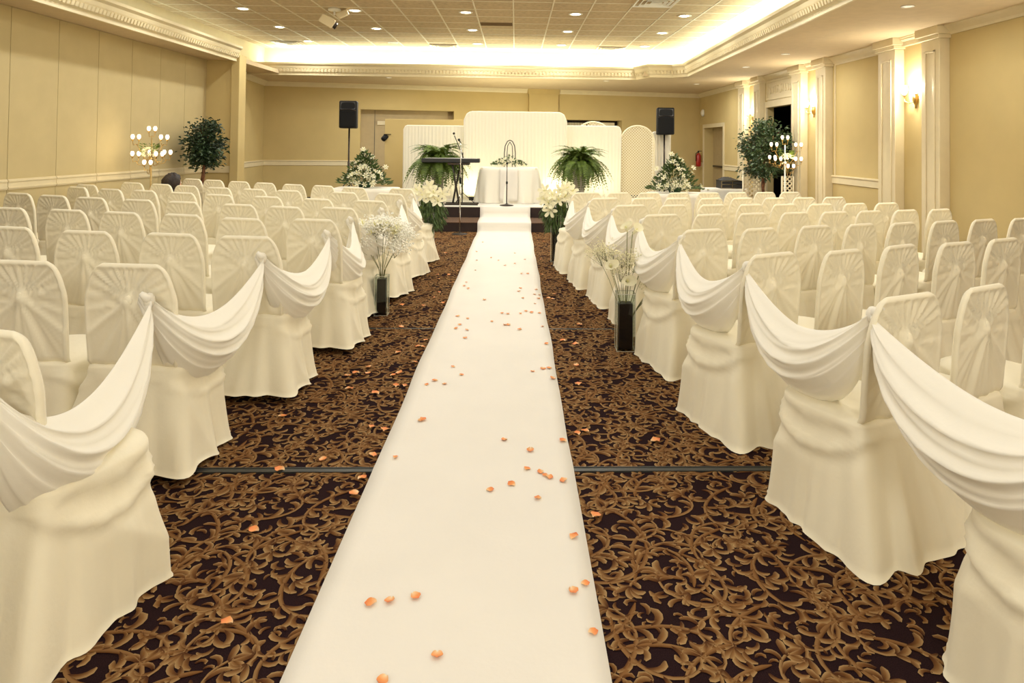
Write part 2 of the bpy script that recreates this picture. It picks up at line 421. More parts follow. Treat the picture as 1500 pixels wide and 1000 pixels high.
# rear left wall (splayed)
m = MB(); a = Vector((-5.70, 12.9)); b = Vector(BL); d = (b-a).normalized(); n_ = Vector((-d.y, d.x))
m.add([(a.x, a.y, 0), (b.x, b.y, 0), (b.x+n_.x*.15, b.y+n_.y*.15, 0), (a.x+n_.x*.15, a.y+n_.y*.15, 0), (a.x, a.y, ZS+.05), (b.x, b.y, ZS+.05), (b.x+n_.x*.15, b.y+n_.y*.15, ZS+.05), (a.x+n_.x*.15, a.y+n_.y*.15, ZS+.05)],
      [(0, 1, 5, 4), (1, 2, 6, 5), (2, 3, 7, 6), (3, 0, 4, 7), (4, 5, 6, 7), (0, 3, 2, 1)])
wlr = struct(m.build('wall_left_rear', M['wall']))
RAIL = [(0, .92), (.018, .93), (.018, 1.02), (.03, 1.035), (.03, 1.05), (0, 1.06)]
CROWN = [(0, ZS-.11), (.02, ZS-.11), (.03, ZS-.08), (.07, ZS-.04), (.10, ZS-.015), (.10, ZS+.002), (0, ZS+.002)]
# rear wall with its two recessed openings (local x along the wall)
Wb = Vector((BR[0]-BL[0], BR[1]-BL[1])).length
TB = Matrix.Translation((BL[0], BL[1], 0)) @ Matrix.Rotation(BA, 4, 'Z')
def lx(px_x): return (px_x-BL[0])/cos(BA)
m = MB(); ops = [(lx(-3.95), lx(-1.62), 2.36), (lx(1.35), lx(2.95), 2.2)]
xs = [-.2]; 
for a0, a1, hh in ops:
    m.box(xs[-1], a0, 0, .5, 0, HC, TB); m.box(a0, a1, 0, .5, hh, HC, TB); xs.append(a1)
m.box(xs[-1], Wb+.3, 0, .5, 0, HC, TB)
wb = struct(m.build('wall_back', M['wall']))
m = MB(); m.box(ops[0][0], ops[0][1], .35, .5, 0, 2.4, TB); dd = struct(m.build('door_1', M['door']))
m = MB(); m.box(ops[0][0]+.42, ops[0][0]+.75, .30, .35, 1.98, 2.08, TB); m.box(ops[0][0]+.6, ops[0][0]+.66, .27, .3, 2.0, 2.06, TB); m.build('door_closer', M['trim'], dd)
m = MB(); m.box(ops[0][0]+.35, ops[0][0]+.36, .34, .351, 0, 2.36, TB); m.build('door_gap', M['seam'], dd)
m = MB(); m.box(ops[1][0], ops[1][1], .4, .5, 0, 2.2, TB); d2 = struct(m.build('door_2', M['dark']))
m = MB()
for i in range(14): m.box(ops[1][0]+.03+i*.045, ops[1][0]+.055+i*.045, .25, .27, 2.0, 2.13, TB)
stuff(m.build('shutter_louvre', M['trim'], d2))
m = MB(); m.box(ops[1][0]+.78, ops[1][0]+1.5, .25, .30, 1.5, 2.15, TB); m.build('shutter_box', M['trim'], d2)
m = MB(); m.extrude_profile([(o, z) for o, z in CROWN], [tuple((TB @ Vector((x, 0, 0))).xy) for x in (Wb, 0)] + [(-5.70, 12.9)]); m.build('crown_moulding', M['trim'], wb)
m = MB(); 
m.extrude_profile(RAIL, [tuple((TB @ Vector((x, 0, 0))).xy) for x in (ops[0][0], 0)] + [(-5.70, 12.9)])
m.extrude_profile(RAIL, [tuple((TB @ Vector((x, 0, 0))).xy) for x in (ops[1][0], ops[0][1])])
m.build('chair_rail', M['trim'], wb)
m = MB(); m.box(lx(.33), lx(1.12), -.12, 0, 0, ZS, TB); m.box(lx(.3), lx(1.15), -.15, 0, ZS-.14, ZS, TB); struct(m.build('trim_7', M['wall']))
m = MB(); m.box(0, ops[0][0], -.012, 0, 0, .14, TB); m.box(ops[0][1], ops[1][0], -.012, 0, 0, .14, TB); m.box(ops[1][1], Wb, -.012, 0, 0, .14, TB); struct(m.build('baseboard_back', M['black']))
# right wall: tan wall with openings (exit door, lobby doorway)
DO = (17.1, 18.85, 2.02); LO = (12.68, 14.08, 2.33)
m = MB()
m.box(XR, XR+.13, YF, LO[0], 0, ZS+.1); m.box(XR, XR+.13, LO[0], LO[1], LO[2], ZS+.1); m.box(XR, XR+.13, LO[1], LO[1]+1, 0, ZS+.1); m.box(XR, XR+.4, LO[1]+1, DO[0], 0, ZS+.1)
m.box(XR, XR+.4, DO[0], DO[1], DO[2], ZS+.1); m.box(XR, XR+.4, DO[1], 19.7, 0, ZS+.1)
wr = struct(m.build('wall_right', M['wall']))
m = MB(); m.extrude_profile([(o, z) for o, z in CROWN], [(XR, YF), (XR, BR[1])]); m.build('crown_moulding', M['trim'], wr)
m = MB(); m.box(XR+.25, XR+.32, DO[0], DO[1], 0, DO[2]); do = struct(m.build('door_3', M['door']))
m = MB(); m.box(XR+.21, XR+.25, DO[0]+.5, DO[0]+.53, .1, 1.95); m.box(XR+.19, XR+.25, DO[0]+.3, DO[0]+.62, 1.86, 1.93); m.box(XR+.18, XR+.23, DO[0]+.1, DO[1]-.2, .95, 1.0); m.build('door_closer', M['metal'], do)
m = MB(); m.box(XR-.02, XR, DO[0]-.1, DO[0], 0, DO[2]+.1); m.box(XR-.02, XR, DO[1], DO[1]+.1, 0, DO[2]+.1); m.box(XR-.02, XR, DO[0], DO[1], DO[2], DO[2]+.1); m.build('door_casing', M['trim'], do)
# lobby beyond the doorway
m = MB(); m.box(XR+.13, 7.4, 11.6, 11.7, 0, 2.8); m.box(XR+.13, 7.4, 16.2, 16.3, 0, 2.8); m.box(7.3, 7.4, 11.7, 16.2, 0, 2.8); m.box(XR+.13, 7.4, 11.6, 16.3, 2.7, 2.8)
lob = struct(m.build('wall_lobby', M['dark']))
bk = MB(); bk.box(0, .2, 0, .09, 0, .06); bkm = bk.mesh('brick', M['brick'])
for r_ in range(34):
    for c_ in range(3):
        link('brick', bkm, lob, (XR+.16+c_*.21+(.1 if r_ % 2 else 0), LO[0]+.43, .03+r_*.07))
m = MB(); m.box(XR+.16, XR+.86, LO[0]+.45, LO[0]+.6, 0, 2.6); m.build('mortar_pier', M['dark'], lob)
# doorway surround and carved overdoor panel
m = MB(); m.box(XR-.03, XR, LO[0]-.10, LO[0], 0, LO[2]+.12); m.box(XR-.03, XR, LO[1], LO[1]+.10, 0, LO[2]+.12); m.box(XR-.03, XR, LO[0], LO[1], LO[2], LO[2]+.12)
m.box(XR-.025, XR, LO[0]-.02, LO[1]+.02, 2.48, 2.52); m.box(XR-.025, XR, LO[0]-.02, LO[1]+.02, 2.84, 2.88); m.box(XR-.025, XR, LO[0]-.02, LO[0]+.03, 2.52, 2.84); m.box(XR-.025, XR, LO[1]-.03, LO[1]+.02, 2.52, 2.84)
sd = struct(m.build('trim_8', M['trim']))
m = MB(); yc = (LO[0]+LO[1])/2
m.ball((XR-.01, yc, 2.68), .09, 10, (.25, 1, 1))
for sg in (-1, 1):
    for k in range(4):
        pts = [(XR-.012, yc+sg*(.10+.13*k+.07*t), 2.68+.07*sin(pi*t*1.6+k)) for t in np.linspace(0, 1, 7)]
        m.tube(pts, [.022*(1-.6*i/6) for i in range(7)], 6)
m.build('carved_swag', M['trim'], sd)
m = MB(); m.box(XR-.004, XR, LO[0]-.0, LO[1], LO[2]+.12, 2.9); m.build('overdoor_panel', M['trim'], sd)
# pilaster groups
def pilaster(y0, y1):
    o = MB(); o.box(XR-.13, XR, y0, y1, 0, ZS-.15); o.box(XR-.16, XR, y0-.03, y1+.03, ZS-.15, ZS-.10); o.box(XR-.19, XR, y0-.05, y1+.05, ZS-.10, ZS); o.box(XR-.15, XR, y0-.02, y1+.02, 0, .14)
    i0, i1 = y0+.08, y1-.08
    for a0, a1, b0, b1 in ((i0, i0+.03, .3, ZS-.28), (i1-.03, i1, .3, ZS-.28), (i0, i1, .3, .33), (i0, i1, ZS-.31, ZS-.28)):
        o.box(XR-.145, XR-.13, a0, a1, b0, b1)
    return o
pn = 9
GR = [8.8, 11.85, 14.9, 5.75, 2.7, -.35]
for gi, gc in enumerate(GR):
    m = pilaster(gc-.70, gc-.33); m2 = pilaster(gc+.27, gc+.70)
    o = struct(m.build('trim_%d' % pn, M['trim'])); pn += 1; bevel(o, .006)
    o = struct(m2.build('trim_%d' % pn, M['trim'])); pn += 1; bevel(o, .006)
    m = MB(); m.box(XR-.05, XR, gc-.33, gc+.27, ZS-.12, ZS-.02); m.box(XR-.09, XR, gc-.33, gc+.27, ZS-.04, ZS); struct(m.build('trim_%d' % pn, M['trim'])); pn += 1
segs = [(9.5, 11.15), (15.6, 17.0), (18.95, 19.3)]
m = MB()
for a0, a1 in segs[:3]:
    m.extrude_profile(RAIL, [(XR, a0), (XR, a1)])
m.build('chair_rail', M['trim'], wr)
m = MB(); m.box(XR-.012, XR, 9.58, 11.07, ZS-.14, ZS-.11); m.box(XR-.012, XR, 11.04, 11.07, 1.06, ZS-.14); m.box(XR-.012, XR, 9.58, 9.61, 1.06, ZS-.14); m.build('wall_panel_moulding', M['trim'], wr)
m = MB(); m.box(XR-.012, XR, YF, LO[0], 0, .12); m.box(XR-.012, XR, LO[1], DO[0], 0, .12); struct(m.build('baseboard_right', M['trim']))
m = MB(); m.box(XL-.05, XL+.012, YF, 12.7, 0, .1); struct(m.build('baseboard_left', M['panel']))

# ================================================================== LIGHT FITTINGS
DX = [-4.38+1.777*i for i in range(5)]
ROWS = [14.43, 12.70, 11.0, 9.3, 7.6, 5.9, 4.2, 2.5, .8]
dl = MB(); dl.lathe([(.105, 0), (.115, -.004), (.110, -.012), (.085, -.012), (.080, .004)], n=24); dlm = dl.mesh('trim_ring', M['white'], True)
dg = MB(); dg.lathe([(.079, -.004), (.06, -.012), (.001, -.014)], n=20); dgm = dg.mesh('lens', M['glow'], True)
dk = dg.mesh('lens', M['dim'], True)
RN = ['row nearest the glowing cove', 'middle visible row', 'row nearest the camera']
COLN = ['far left', 'centre left', 'centre', 'centre right', 'far right']
for j, y in enumerate(ROWS[:3]):
    for i, x in enumerate(DX):
        off = (j == 0 and i == 1)
        t = thing('recessed_downlight', ('unlit' if off else 'glowing')+' round ceiling downlight, %s of five, %s' % (COLN[i], RN[j]), 'ceiling light', (x, y, HC-.008), 0, 'recessed downlights in the tiled ceiling')
        link('trim_ring', dlm, t); link('lens', dk if off else dgm, t)
        if not off: add_light('downlight_beam', 'AREA', (x, y, HC-.03), POWER_DOWN*1.15, WARM, .14)
for y in ROWS[3:]:
    for x in DX: add_light('downlight_beam', 'AREA', (x, y, HC-.03), POWER_DOWN*(.85 if y > 5 else .5), WARM, .14)
for (x, y), lb in zip([(4.31, 16.18), (4.29, 12.6), (4.3, 10.77), (4.1, 7.02), (-2.9, 15.6), (2.08, 15.7)],
        ['small round soffit light over the far right corner', 'small round soffit light above the lobby doorway', 'small round soffit light before the second sconce', 'small round soffit light nearest the camera on the right', 'small round soffit light above the left loudspeaker', 'small round soffit light above the right wing of the backdrop']):
    t = thing('soffit_light', lb, 'ceiling light', (x, y, ZS-.001), 0, 'small lights in the soffit')
    link('trim_ring', dlm, t, scale=(.6, .6, .6)); link('lens', dk, t, scale=(.6, .6, .6))
    add_light('soffit_beam', 'AREA', (x, y, ZS-.03), POWER_SOFFIT*(2.6 if x < 4 else .8), WARM, .08)
# cove tubes + light
m = MB(); m.tube([(-5.55, 15.4, ZS+.13), (3.9, 15.4, ZS+.13)], .02, 8); ct = m.build('cove_tube', M['cove']); tag(ct, 'long white light tube hidden in the rear ceiling cove', 'cove light')
m = MB(); m.tube([(3.86, 1., ZS+.13), (3.86, 15.2, ZS+.13)], .02, 8); ct = m.build('cove_tube', M['cove']); tag(ct, 'long white light tube hidden in the right ceiling cove', 'cove light')
CC_ = (.86, 1., .84)
for i in range(4): add_light('cove_strip', 'AREA', (-4.4+2.45*i, 15.32, ZS+.17), POWER_COVE*2.4, CC_, 2.4, .08, rot=(pi, 0, 0))
for i in range(4): add_light('cove_strip', 'AREA', (-5.5, 3+3.2*i, ZS+.17), 5, CC_, .08, 3.1, rot=(pi, 0, 0))  # weak strip added to brighten the left fascia, no tube in this cove
for i in range(4): add_light('cove_strip', 'AREA', (3.84, 3.4+3.4*i, ZS+.17), POWER_COVE*3.3, CC_, .08, 3.3, rot=(pi, 0, 0))
# vents
M['louvre'] = mat('bright_white_enamel', (.92, .92, .88), .35)
def vent(x, y, lb, mtl=None):
    t = thing('ceiling_vent', lb, 'vent', (x, y, HC-.012), 0, 'square ceiling air vents')
    for k, r_ in enumerate((.30, .225, .155, .085)):
        f = MB(); o_, i_ = r_, r_-.028
        f.grid([[(q*c, q*d, z) for c, d in ((-1, -1), (1, -1), (1, 1), (-1, 1))] for q, z in ((i_, -.004), (o_, -.016-.004*k), (o_, -.010-.004*k), (i_, .004))], closed_u=True, closed_v=True)
        f.build('louvre_ring', M['louvre'], t)
    f = MB(); f.box(-.28, .28, -.28, .28, .008, .012); f.build('duct_back', M['dark'], t)
vent(-4.87, 14.75, 'square air vent at the far left end of the rear cove'); vent(-1.57, 14.9, 'square air vent above the left of the backdrop')
vent(2.05, 14.9, 'square air vent above the right loudspeaker side'); vent(2.05, 10.0, 'square air vent cut by the top edge of the photo')
m = MB(); m.box(-.29, .29, -.29, -.285, -.004, .01); m.box(-.29, .29, .0, .005, -.004, .01)
t = thing('return_grille', 'brown rectangular return air grille in the ceiling centre', 'vent', (-.36, 12.05, HC-.012))
f = MB(); f.box(-.285, .285, -.14, .16, -.002, .006); f.build('grille_face', mat('brown_grille', (.16, .09, .035), .7), t)
f = MB()
for k in range(9): f.box(-.27, .27, -.12+k*.031, -.112+k*.031, -.006, -.002)
stuff(f.build('grille_slat', mat('brown_slat', (.20, .12, .05), .7), t))
# hanging ceiling spotlight fitting / projector head
t = thing('ceiling_spotlight', 'cream twin-headed spotlight fitting hanging from the ceiling', 'spotlight', (-2.9, 10.9, HC-.01))
f = MB(); f.lathe([(.10, 0), (.10, -.03), (.02, -.04)], n=16); f.tube([(0, 0, -.03), (0, 0, -.10)], .015); f.build('mount', M['white'], t, True)
f = MB(); T_ = Matrix.Translation((-.10, 0, -.20)) @ Euler((.3, .5, .4)).to_matrix().to_4x4()
f.box(-.13, .10, -.08, .08, -.07, .07, T_); bevel(f.build('lamp_housing', M['trim'], t), .015)
f = MB(); f.lathe([(.05, 0), (.06, .05), (.045, .055)], n=16, T=T_ @ Matrix.Translation((.10, 0, 0)) @ Matrix.Rotation(pi/2, 4, 'Y')); f.build('lens_hood', M['metal'], t, True)
f = MB(); f.box(-.09, .09, -.06, .06, -.14, -.05, Matrix.Translation((.08, 0, 0)) @ Euler((0, -.5, .3)).to_matrix().to_4x4()); bevel(f.build('rear_housing', M['trim'], t), .015)

# sconces
for gc, lb in ((8.8, 'brass two-arm wall sconce nearest the camera on the right wall'), (11.85, 'brass two-arm wall sconce just before the lobby doorway'), (14.9, 'brass two-arm wall sconce beyond the lobby doorway')):
    t = thing('wall_sconce', lb, 'wall lamp', (XR, gc-.03, 2.16), 0, 'brass wall sconces')
    f = MB(); f.lathe([(.001, -.13), (.012, -.12), (.01, -.09), (.03, -.05), (.04, 0), (.03, .05), (.01, .08), (.001, .09)], n=14, T=Matrix.Translation((-.025, 0, 0))); f.build('back_plate', M['gold'], t, True)
    for sg in (-1, 1):
        f = MB(); f.tube([(-.03, 0, -.02), (-.07, sg*.06, -.06), (-.10, sg*.12, -.03), (-.10, sg*.13, .04)], .007, 8); f.lathe([(.02, .04), (.032, .055), (.012, .05)], -.10, sg*.13, 12); a_ = f.build('arm', M['gold'], t, True)
        f = MB(); f.lathe([(.012, .05), (.035, .09), (.042, .13), (.034, .17), (.028, .18)], -.10, sg*.13, 14); f.build('glass_shade', M['sbulb'], t, True)
    add_light('sconce_glow', 'POINT', (XR-.17, gc-.03, 2.32), POWER_SCONCE, (1, .93, .74), .05)
for gc in (5.75, 2.7, -.35): add_light('sconce_glow', 'POINT', (XR-.17, gc-.03, 2.32), POWER_SCONCE, (1, .93, .74), .05)

# ================================================================== CHAIRS
def smooth(a, b, x):
    t = max(0., min(1., (x-a)/(b-a))); return t*t*(3-2*t)
def chair_back(seed):
    R = random.Random(seed); p1, p2, p3 = R.random()*6, R.random()*6, R.random()*6; kx = R.uniform(-.012, .012); kz = .772+R.uniform(-.015, .015)
    NU, NZ = 60, 46
    zs = [.42+(.80-.42)*i/(NZ*.6) for i in range(int(NZ*.6))]; n2 = NZ-len(zs)
    zs += [.80+.14*sin(pi/2*i/(n2-1)) for i in range(n2)]
    def hw(z):
        if z < .76: return .222-.006*smooth(.7, .4, z)
        t = min(1, (z-.80)/.14) if z > .80 else 0; return .222-.012*smooth(.76, .84, z)-.086*(1-max(0, 1-t**1.7)**(1/1.7))
    def topround(z):
        t = max(0, (z-.905)/.035); return sqrt(max(.0, 1-min(1, t)**2))
    def fold(x, z):
        dx = x-kx; dz = z-kz; r = sqrt(dx*dx+dz*dz)+1e-6; th = atan2(dx, dz); at = abs(th)
        up = 1-smooth(1.7, 2.3, at)
        e = smooth(.0, .05, r)*(1-smooth(.12, .24, r)*.55)
        q1 = 10.5*th+p1+.8*sin(3*th+p2); q2 = 19*th+p3+sin(2*th)
        f = .0115*e*up*(1.1*(1-abs(sin(q1))**.7)+.7*(1-abs(sin(q2))**.8)-.7)
        dn = smooth(1.9, 2.6, at)
        f += .010*dn*smooth(0, .06, r)*(1.2*(1-abs(sin(6.5*th+p2))**.7)+.6*(1-abs(sin(13*th+p1)))-.6)*(1-.3*smooth(.2, .4, r))
        # the central gathered tail below the knot
        tail = exp(-(dx/(.03+.16*max(0, -dz)))**2)*smooth(.02, -.05, dz)
        f += tail*(.020-.01*smooth(0, -.3, dz))
        f += .022*exp(-(r/.026)**2)
        # two crossing creases drawn from the knot to the lower side corners
        for sg in (-1, 1):
            d = abs((dx*sg)*.62+dz*.78) if dx*sg > 0 and dz < 0 else 1
            f += .008*exp(-(d/.012)**2)*smooth(.0, .06, r)
        return f
    def lean(z): return .045*(.94-z)/.5
    P = []
    for z in zs:
        row = []; h = hw(z)
        tr = topround(z)
        for i in range(NU):                     # rear face, left to right
            u = -1+2*i/(NU-1); x = h*sin(u*pi/2*.999) if abs(u) > .999 else h*u
            rim = smooth(.91, .975, abs(u)); rim = max(rim, smooth(.912, .926, z))
            edge = sqrt(max(0, 1-max(0, (abs(u)-.93)/.07)**2))
            th = .022*edge*tr
            y = -th+(1-rim)*.010
            y -= fold(x, z)*(1-rim)*tr
            tk = .05*smooth(.49, .425, z); row.append((x*(1-tk), y+lean(z)+tk, z+.003*rim))
        for i in range(14):                     # front face, back again
            u = 1-2*(i+.5)/14; x = h*u
            th = .020*sqrt(max(0, 1-max(0, (abs(u)-.86)/.14)**2))*tr; tk = .05*smooth(.49, .425, z)
            row.append((x*(1-tk), th+lean(z)+tk-.004*sin(9*u+p1), z))
        P.append(row)
    m = MB(); m.grid(P, closed_v=True)
    o = 0; n = NU+14
    m.f.append(tuple((len(P)-1)*n+k for k in range(n))); m.m.append(0)
    return m
def chair_seat(seed, lift=0., narrow=False):
    R = random.Random(seed); ph = [R.random()*6.28 for _ in range(8)]
    NP, NZ = 150, 26; cx, cy = 0, .250; ax, ay = .235, .240
    def sup(a):
        c, s_ = cos(a), sin(a); n = 8 if s_ < 0 else 2.7
        r = (abs(c)**n+abs(s_)**n)**(-1/n); return r*c, r*s_
    rings = []
    # seat top: centre outward
    for k in range(7):
        q = (k+.6)/7.6*.93; z = .475+.012*(1-q**3)
        rings.append([(cx+sup(2*pi*i/NP)[0]*ax*q, cy+sup(2*pi*i/NP)[1]*ay*q, z) for i in range(NP)])
    for q, z in ((.965, .470), (.99, .458), (1.0, .44)):
        rings.append([(cx+sup(2*pi*i/NP)[0]*ax*q, cy+sup(2*pi*i/NP)[1]*ay*q, z) for i in range(NP)])
    for j in range(1, NZ+1):
        t = j/NZ; row = []
        for i in range(NP):
            a = 2*pi*i/NP; sx, sy = sup(a); c, s_ = cos(a), sin(a)
            back = smooth(0, -.9, s_); front = smooth(.2, 1, s_); side = 1-back-front if back+front < 1 else 0
            fl = (.045+.085*back+.02*front+.015*max(0, side))*t**1.15
            if narrow: fl *= 1-.85*max(0, side)
            A = .003+.013*t**1.3
            f = A*(1.5*(1-abs(sin(4*a+ph[0]+1.1*sin(2*a+ph[1])+.5*t)))-.6+.5*sin(13*a+ph[2]+1.5*t)+.25*sin(23*a+ph[3]))
            x = cx+sx*ax; y = cy+sy*ay; z = .44*(1-t)
            # cloth hanging in U folds below the seat edge, and rays drawn from the seat's rear corners
            for sg in (-1, 1):
                w_ = smooth(-.05, .5, c*sg)*smooth(-.95, -.6, s_)
                d = sqrt((y-.27)**2*.8+(z-.60)**2); wu = smooth(.13, .18, d)*(1-smooth(.28, .36, d))
                f += w_*wu*.013*(1-2*abs(sin(d*27+ph[4]+1.5*y))**.8)
                an = atan2(.50-z, y+.02); wr_ = smooth(.08, .2, .5-z)
                f += w_*wr_*.013*t**.5*(1-2*abs(sin(an*4.2+ph[6]))**.8)
            # deep pleats at both rear corners
            for sg in (-1, 1):
                aa = atan2(-.8, sg*.75); da = atan2(sin(a-aa), cos(a-aa))
                f += .030*t*exp(-(da/.10)**2)-.018*t*exp(-((abs(da)-.22)/.09)**2)
            f += .006*exp(-((t-.02)/.05)**2)*back
            rr = 1+(fl+f)/.235
            zz = z
            if j == NZ: zz = .004+lift*(back*.9+.25*side)+.004*abs(sin(7*a+ph[5])); rr += .02+.03*max(0, sin(9*a+ph[0]))*back
            else: zz = z+(lift*(back*.9+.25*side))*t
            row.append((cx+(x-cx)*rr, cy+(y-cy)*rr, zz))
        rings.append(row)
    m = MB(); m.grid(rings, closed_v=True); m.f.append(tuple(range(NP))); m.m.append(0)
    return m
BACKS = [chair_back(s_).mesh('back_cover', M['cover'], True) for s_ in (3, 11, 29, 47)]
SEATS = [chair_seat(s_, l_, n_).mesh('seat_skirt', M['cover'], True) for s_, l_, n_ in ((5, 0, False), (17, 0, False), (31, .05, False), (43, .05, False), (51, 0, True), (53, 0, True))]
lg = MB()
lg.box(-.011, .011, -.011, .011, 0, .45); legm = lg.mesh('leg', M['dgold'])
kn = MB(); kn.ball((0, 0, 0), .022, 10, (1, .6, 1.3))
knm = kn.mesh('tie_knot', M['cover'], True)
def make_chair(v):
    o = bpy.data.objects.new('covered_chair', None); C.objects.link(o); o.empty_display_size = .1
    link('back_cover', BACKS[v % 4], o)
    link('seat_skirt', SEATS[v], o)
    link('tie_knot', knm, o, (0, -.006, .772))
    for sx in (-1, 1):
        link('leg', legm, o, (sx*.155, .42, 0)); link('leg', legm, o, (sx*.165, .045, 0), (-0.10, 0, 0))
    return o
PROTO = {}
def place_chair(x, y, yaw, v, label, group, tilt=0):
    if v not in PROTO: PROTO[v] = o = make_chair(v)
    else: o = copy_tree(PROTO[v])
    o.location = (x, y, 0); o.rotation_euler = (0, 0, yaw); tag(o, label, 'chair', group); return o
LEFT = [
 [(-1.57, 2.08)],
 [(-1.74, 3.16), (-2.27, 3.23), (-2.85, 3.36)],
 [(-1.59, 4.11), (-2.08, 4.21), (-2.64, 4.30), (-3.24, 4.48), (-3.78, 4.62)],
 [(-1.47, 5.05), (-2.00, 5.08), (-2.54, 5.31), (-3.08, 5.45), (-3.59, 5.60), (-4.15, 5.73)],
 [(-1.53, 5.97), (-2.00, 6.02), (-2.47, 6.20), (-3.07, 6.43), (-3.58, 6.61), (-4.15, 6.82), (-4.65, 7.03), (-5.17, 7.28)],
 [(-1.41, 6.72), (-1.97, 6.89), (-2.55, 7.12), (-3.13, 7.33), (-3.63, 7.57), (-4.18, 7.84), (-4.66, 8.02), (-5.22, 8.32)],
 [(-1.39, 7.66), (-1.94, 7.83), (-2.64, 8.05), (-3.10, 8.22), (-3.61, 8.44), (-4.14, 8.75), (-4.59, 9.01), (-5.09, 9.25),],
 [(-1.41, 8.57), (-2.03, 8.70), (-2.50, 9.00), (-2.95, 9.20), (-3.43, 9.48), (-3.89, 9.76), (-4.38, 10.07), (-4.80, 10.32)]]
# the tenth and eleventh seats of the rearmost rows by the partition
LEFT[5] += [(-5.38, 8.75)]
RIGHT = [
 [(1.65, 1.60)],
 [(1.51, 2.59), (1.94, 2.77), (2.38, 2.96)],
 [(1.37, 3.59), (1.81, 3.72), (2.25, 3.93), (2.67, 4.06), (3.10, 4.25)],
 [(1.28, 4.61), (1.70, 4.70), (2.17, 4.88), (2.57, 5.01), (2.95, 5.12), (3.37, 5.27), (3.78, 5.41), (4.20, 5.54)],
 [(1.21, 5.60), (1.62, 5.66), (2.03, 5.78), (2.43, 5.87), (2.83, 5.97), (3.20, 6.08), (3.60, 6.20), (3.99, 6.31)],
 [(1.10, 6.47), (1.52, 6.52), (1.92, 6.59), (2.32, 6.67), (2.68, 6.72), (3.07, 6.78), (3.48, 6.90), (3.86, 6.99)],
 [(.97, 7.31), (1.40, 7.36), (1.77, 7.40), (2.15, 7.44), (2.52, 7.50), (2.90, 7.56), (3.27, 7.64), (3.67, 7.76)],
 [(.86, 8.15), (1.25, 8.18), (1.62, 8.22), (1.99, 8.27), (2.38, 8.34), (2.75, 8.41), (3.14, 8.50), (3.49, 8.57)]]
LYAW = [4, 6, 9, 14, 18, 21, 22, 25]
RYAW = [25, 26, 26, 25, 22, 19, 17, 16]
for side, rows, yaws in (('left', LEFT, LYAW), ('right', RIGHT, RYAW)):
    for j, row in enumerate(rows):
        for i, (x, y) in enumerate(row):
            pos = 'on the aisle' if i == 0 else ORD[i]+' in from the aisle'
            lb = 'ivory-covered chair %s, %s row from the camera, %s side' % (pos, ORD[j], side)
            yaw = -radians(yaws[j]) if side == 'left' else radians(yaws[j])
            yaw += radians(rnd.uniform(-2.5, 2.5))
            v = (rnd.choice((2, 3)) if side == 'left' and 0 < j else rnd.choice((0, 1))) if i == 0 else rnd.choice((4, 5))
            if (side, j, i) == ('left', 0, 0): yaw = -radians(18)
            if (side, j, i) == ('left', 5, 7): yaw -= .1
            o = place_chair(x, y, yaw, v, lb, 'ivory-covered chairs on the %s of the aisle' % side)
            if side == 'right' and i: o.scale = (.85, .95, 1)

# ================================================================== SWAGS between the aisle chairs
def swag(A, B, seed, wid=.30, sag=.30, out=1, big=1.):
    """cloth gathered at A and B, hanging in a full belly between them; out=+1 bulges to +x (the aisle side of the left block)"""
    R = random.Random(seed); A = Vector(A); B = Vector(B); d = (B-A)
    n = Vector((d.y, -d.x, 0)).normalized()
    if n.x*out < 0: n = -n
    NS, NV = 56, 60; P = []; ph = [R.random()*6 for _ in range(4)]
    for i in range(NS+1):
        s_ = i/NS; q = 4*s_*(1-s_); e = q**.55; row = []
        t2 = s_**1.0; cl = A*(1-t2)**3+(A+Vector((out*.19, .0 if A.y < 2 else .05, 0)))*3*t2*(1-t2)**2+A.lerp(B, .62)*3*t2*t2*(1-t2)+B*t2**3
        for k in range(NV+1):
            v = k/NV; a = pi*(.10+.98*v)
            drop = sag*(.40+.18*v)*q+e*wid*(v-.12*max(0, v-.85)*6)
            lat = e*wid*.52*sin(a)-.02
            w1 = 5.2*pi*v+ph[0]+.9*sin(3.1*s_+ph[1]); w2 = 9.4*pi*v+ph[2]-1.6*s_
            f = (e*.020+.004)*(.55-abs(sin(w1))**.75)+e*.009*(.5-abs(sin(w2)))
            g = (1-e)*.026
            p = cl+n*(lat*big+f*1.1*sin(a)+g*cos(2*pi*v))
            row.append((p.x, p.y, cl.z-drop+g*sin(2*pi*v)-f*.35*cos(a)))
        P.append(row)
    m = MB(); m.grid(P); return m
LT = [(-1.47, 1.955, .80), (-1.62, 3.10, .79), (-1.47, 4.05, .82), (-1.35, 5.0, .83), (-1.40, 5.92, .83), (-1.28, 6.66, .84), (-1.26, 7.6, .84), (-1.27, 8.52, .84)]
RT = [(1.50, 1.62, .86), (1.36, 2.56, .87), (1.22, 3.56, .87), (1.12, 4.58, .87), (1.04, 5.58, .87), (.93, 6.46, .87), (.80, 7.30, .87), (.70, 8.15, .87)]
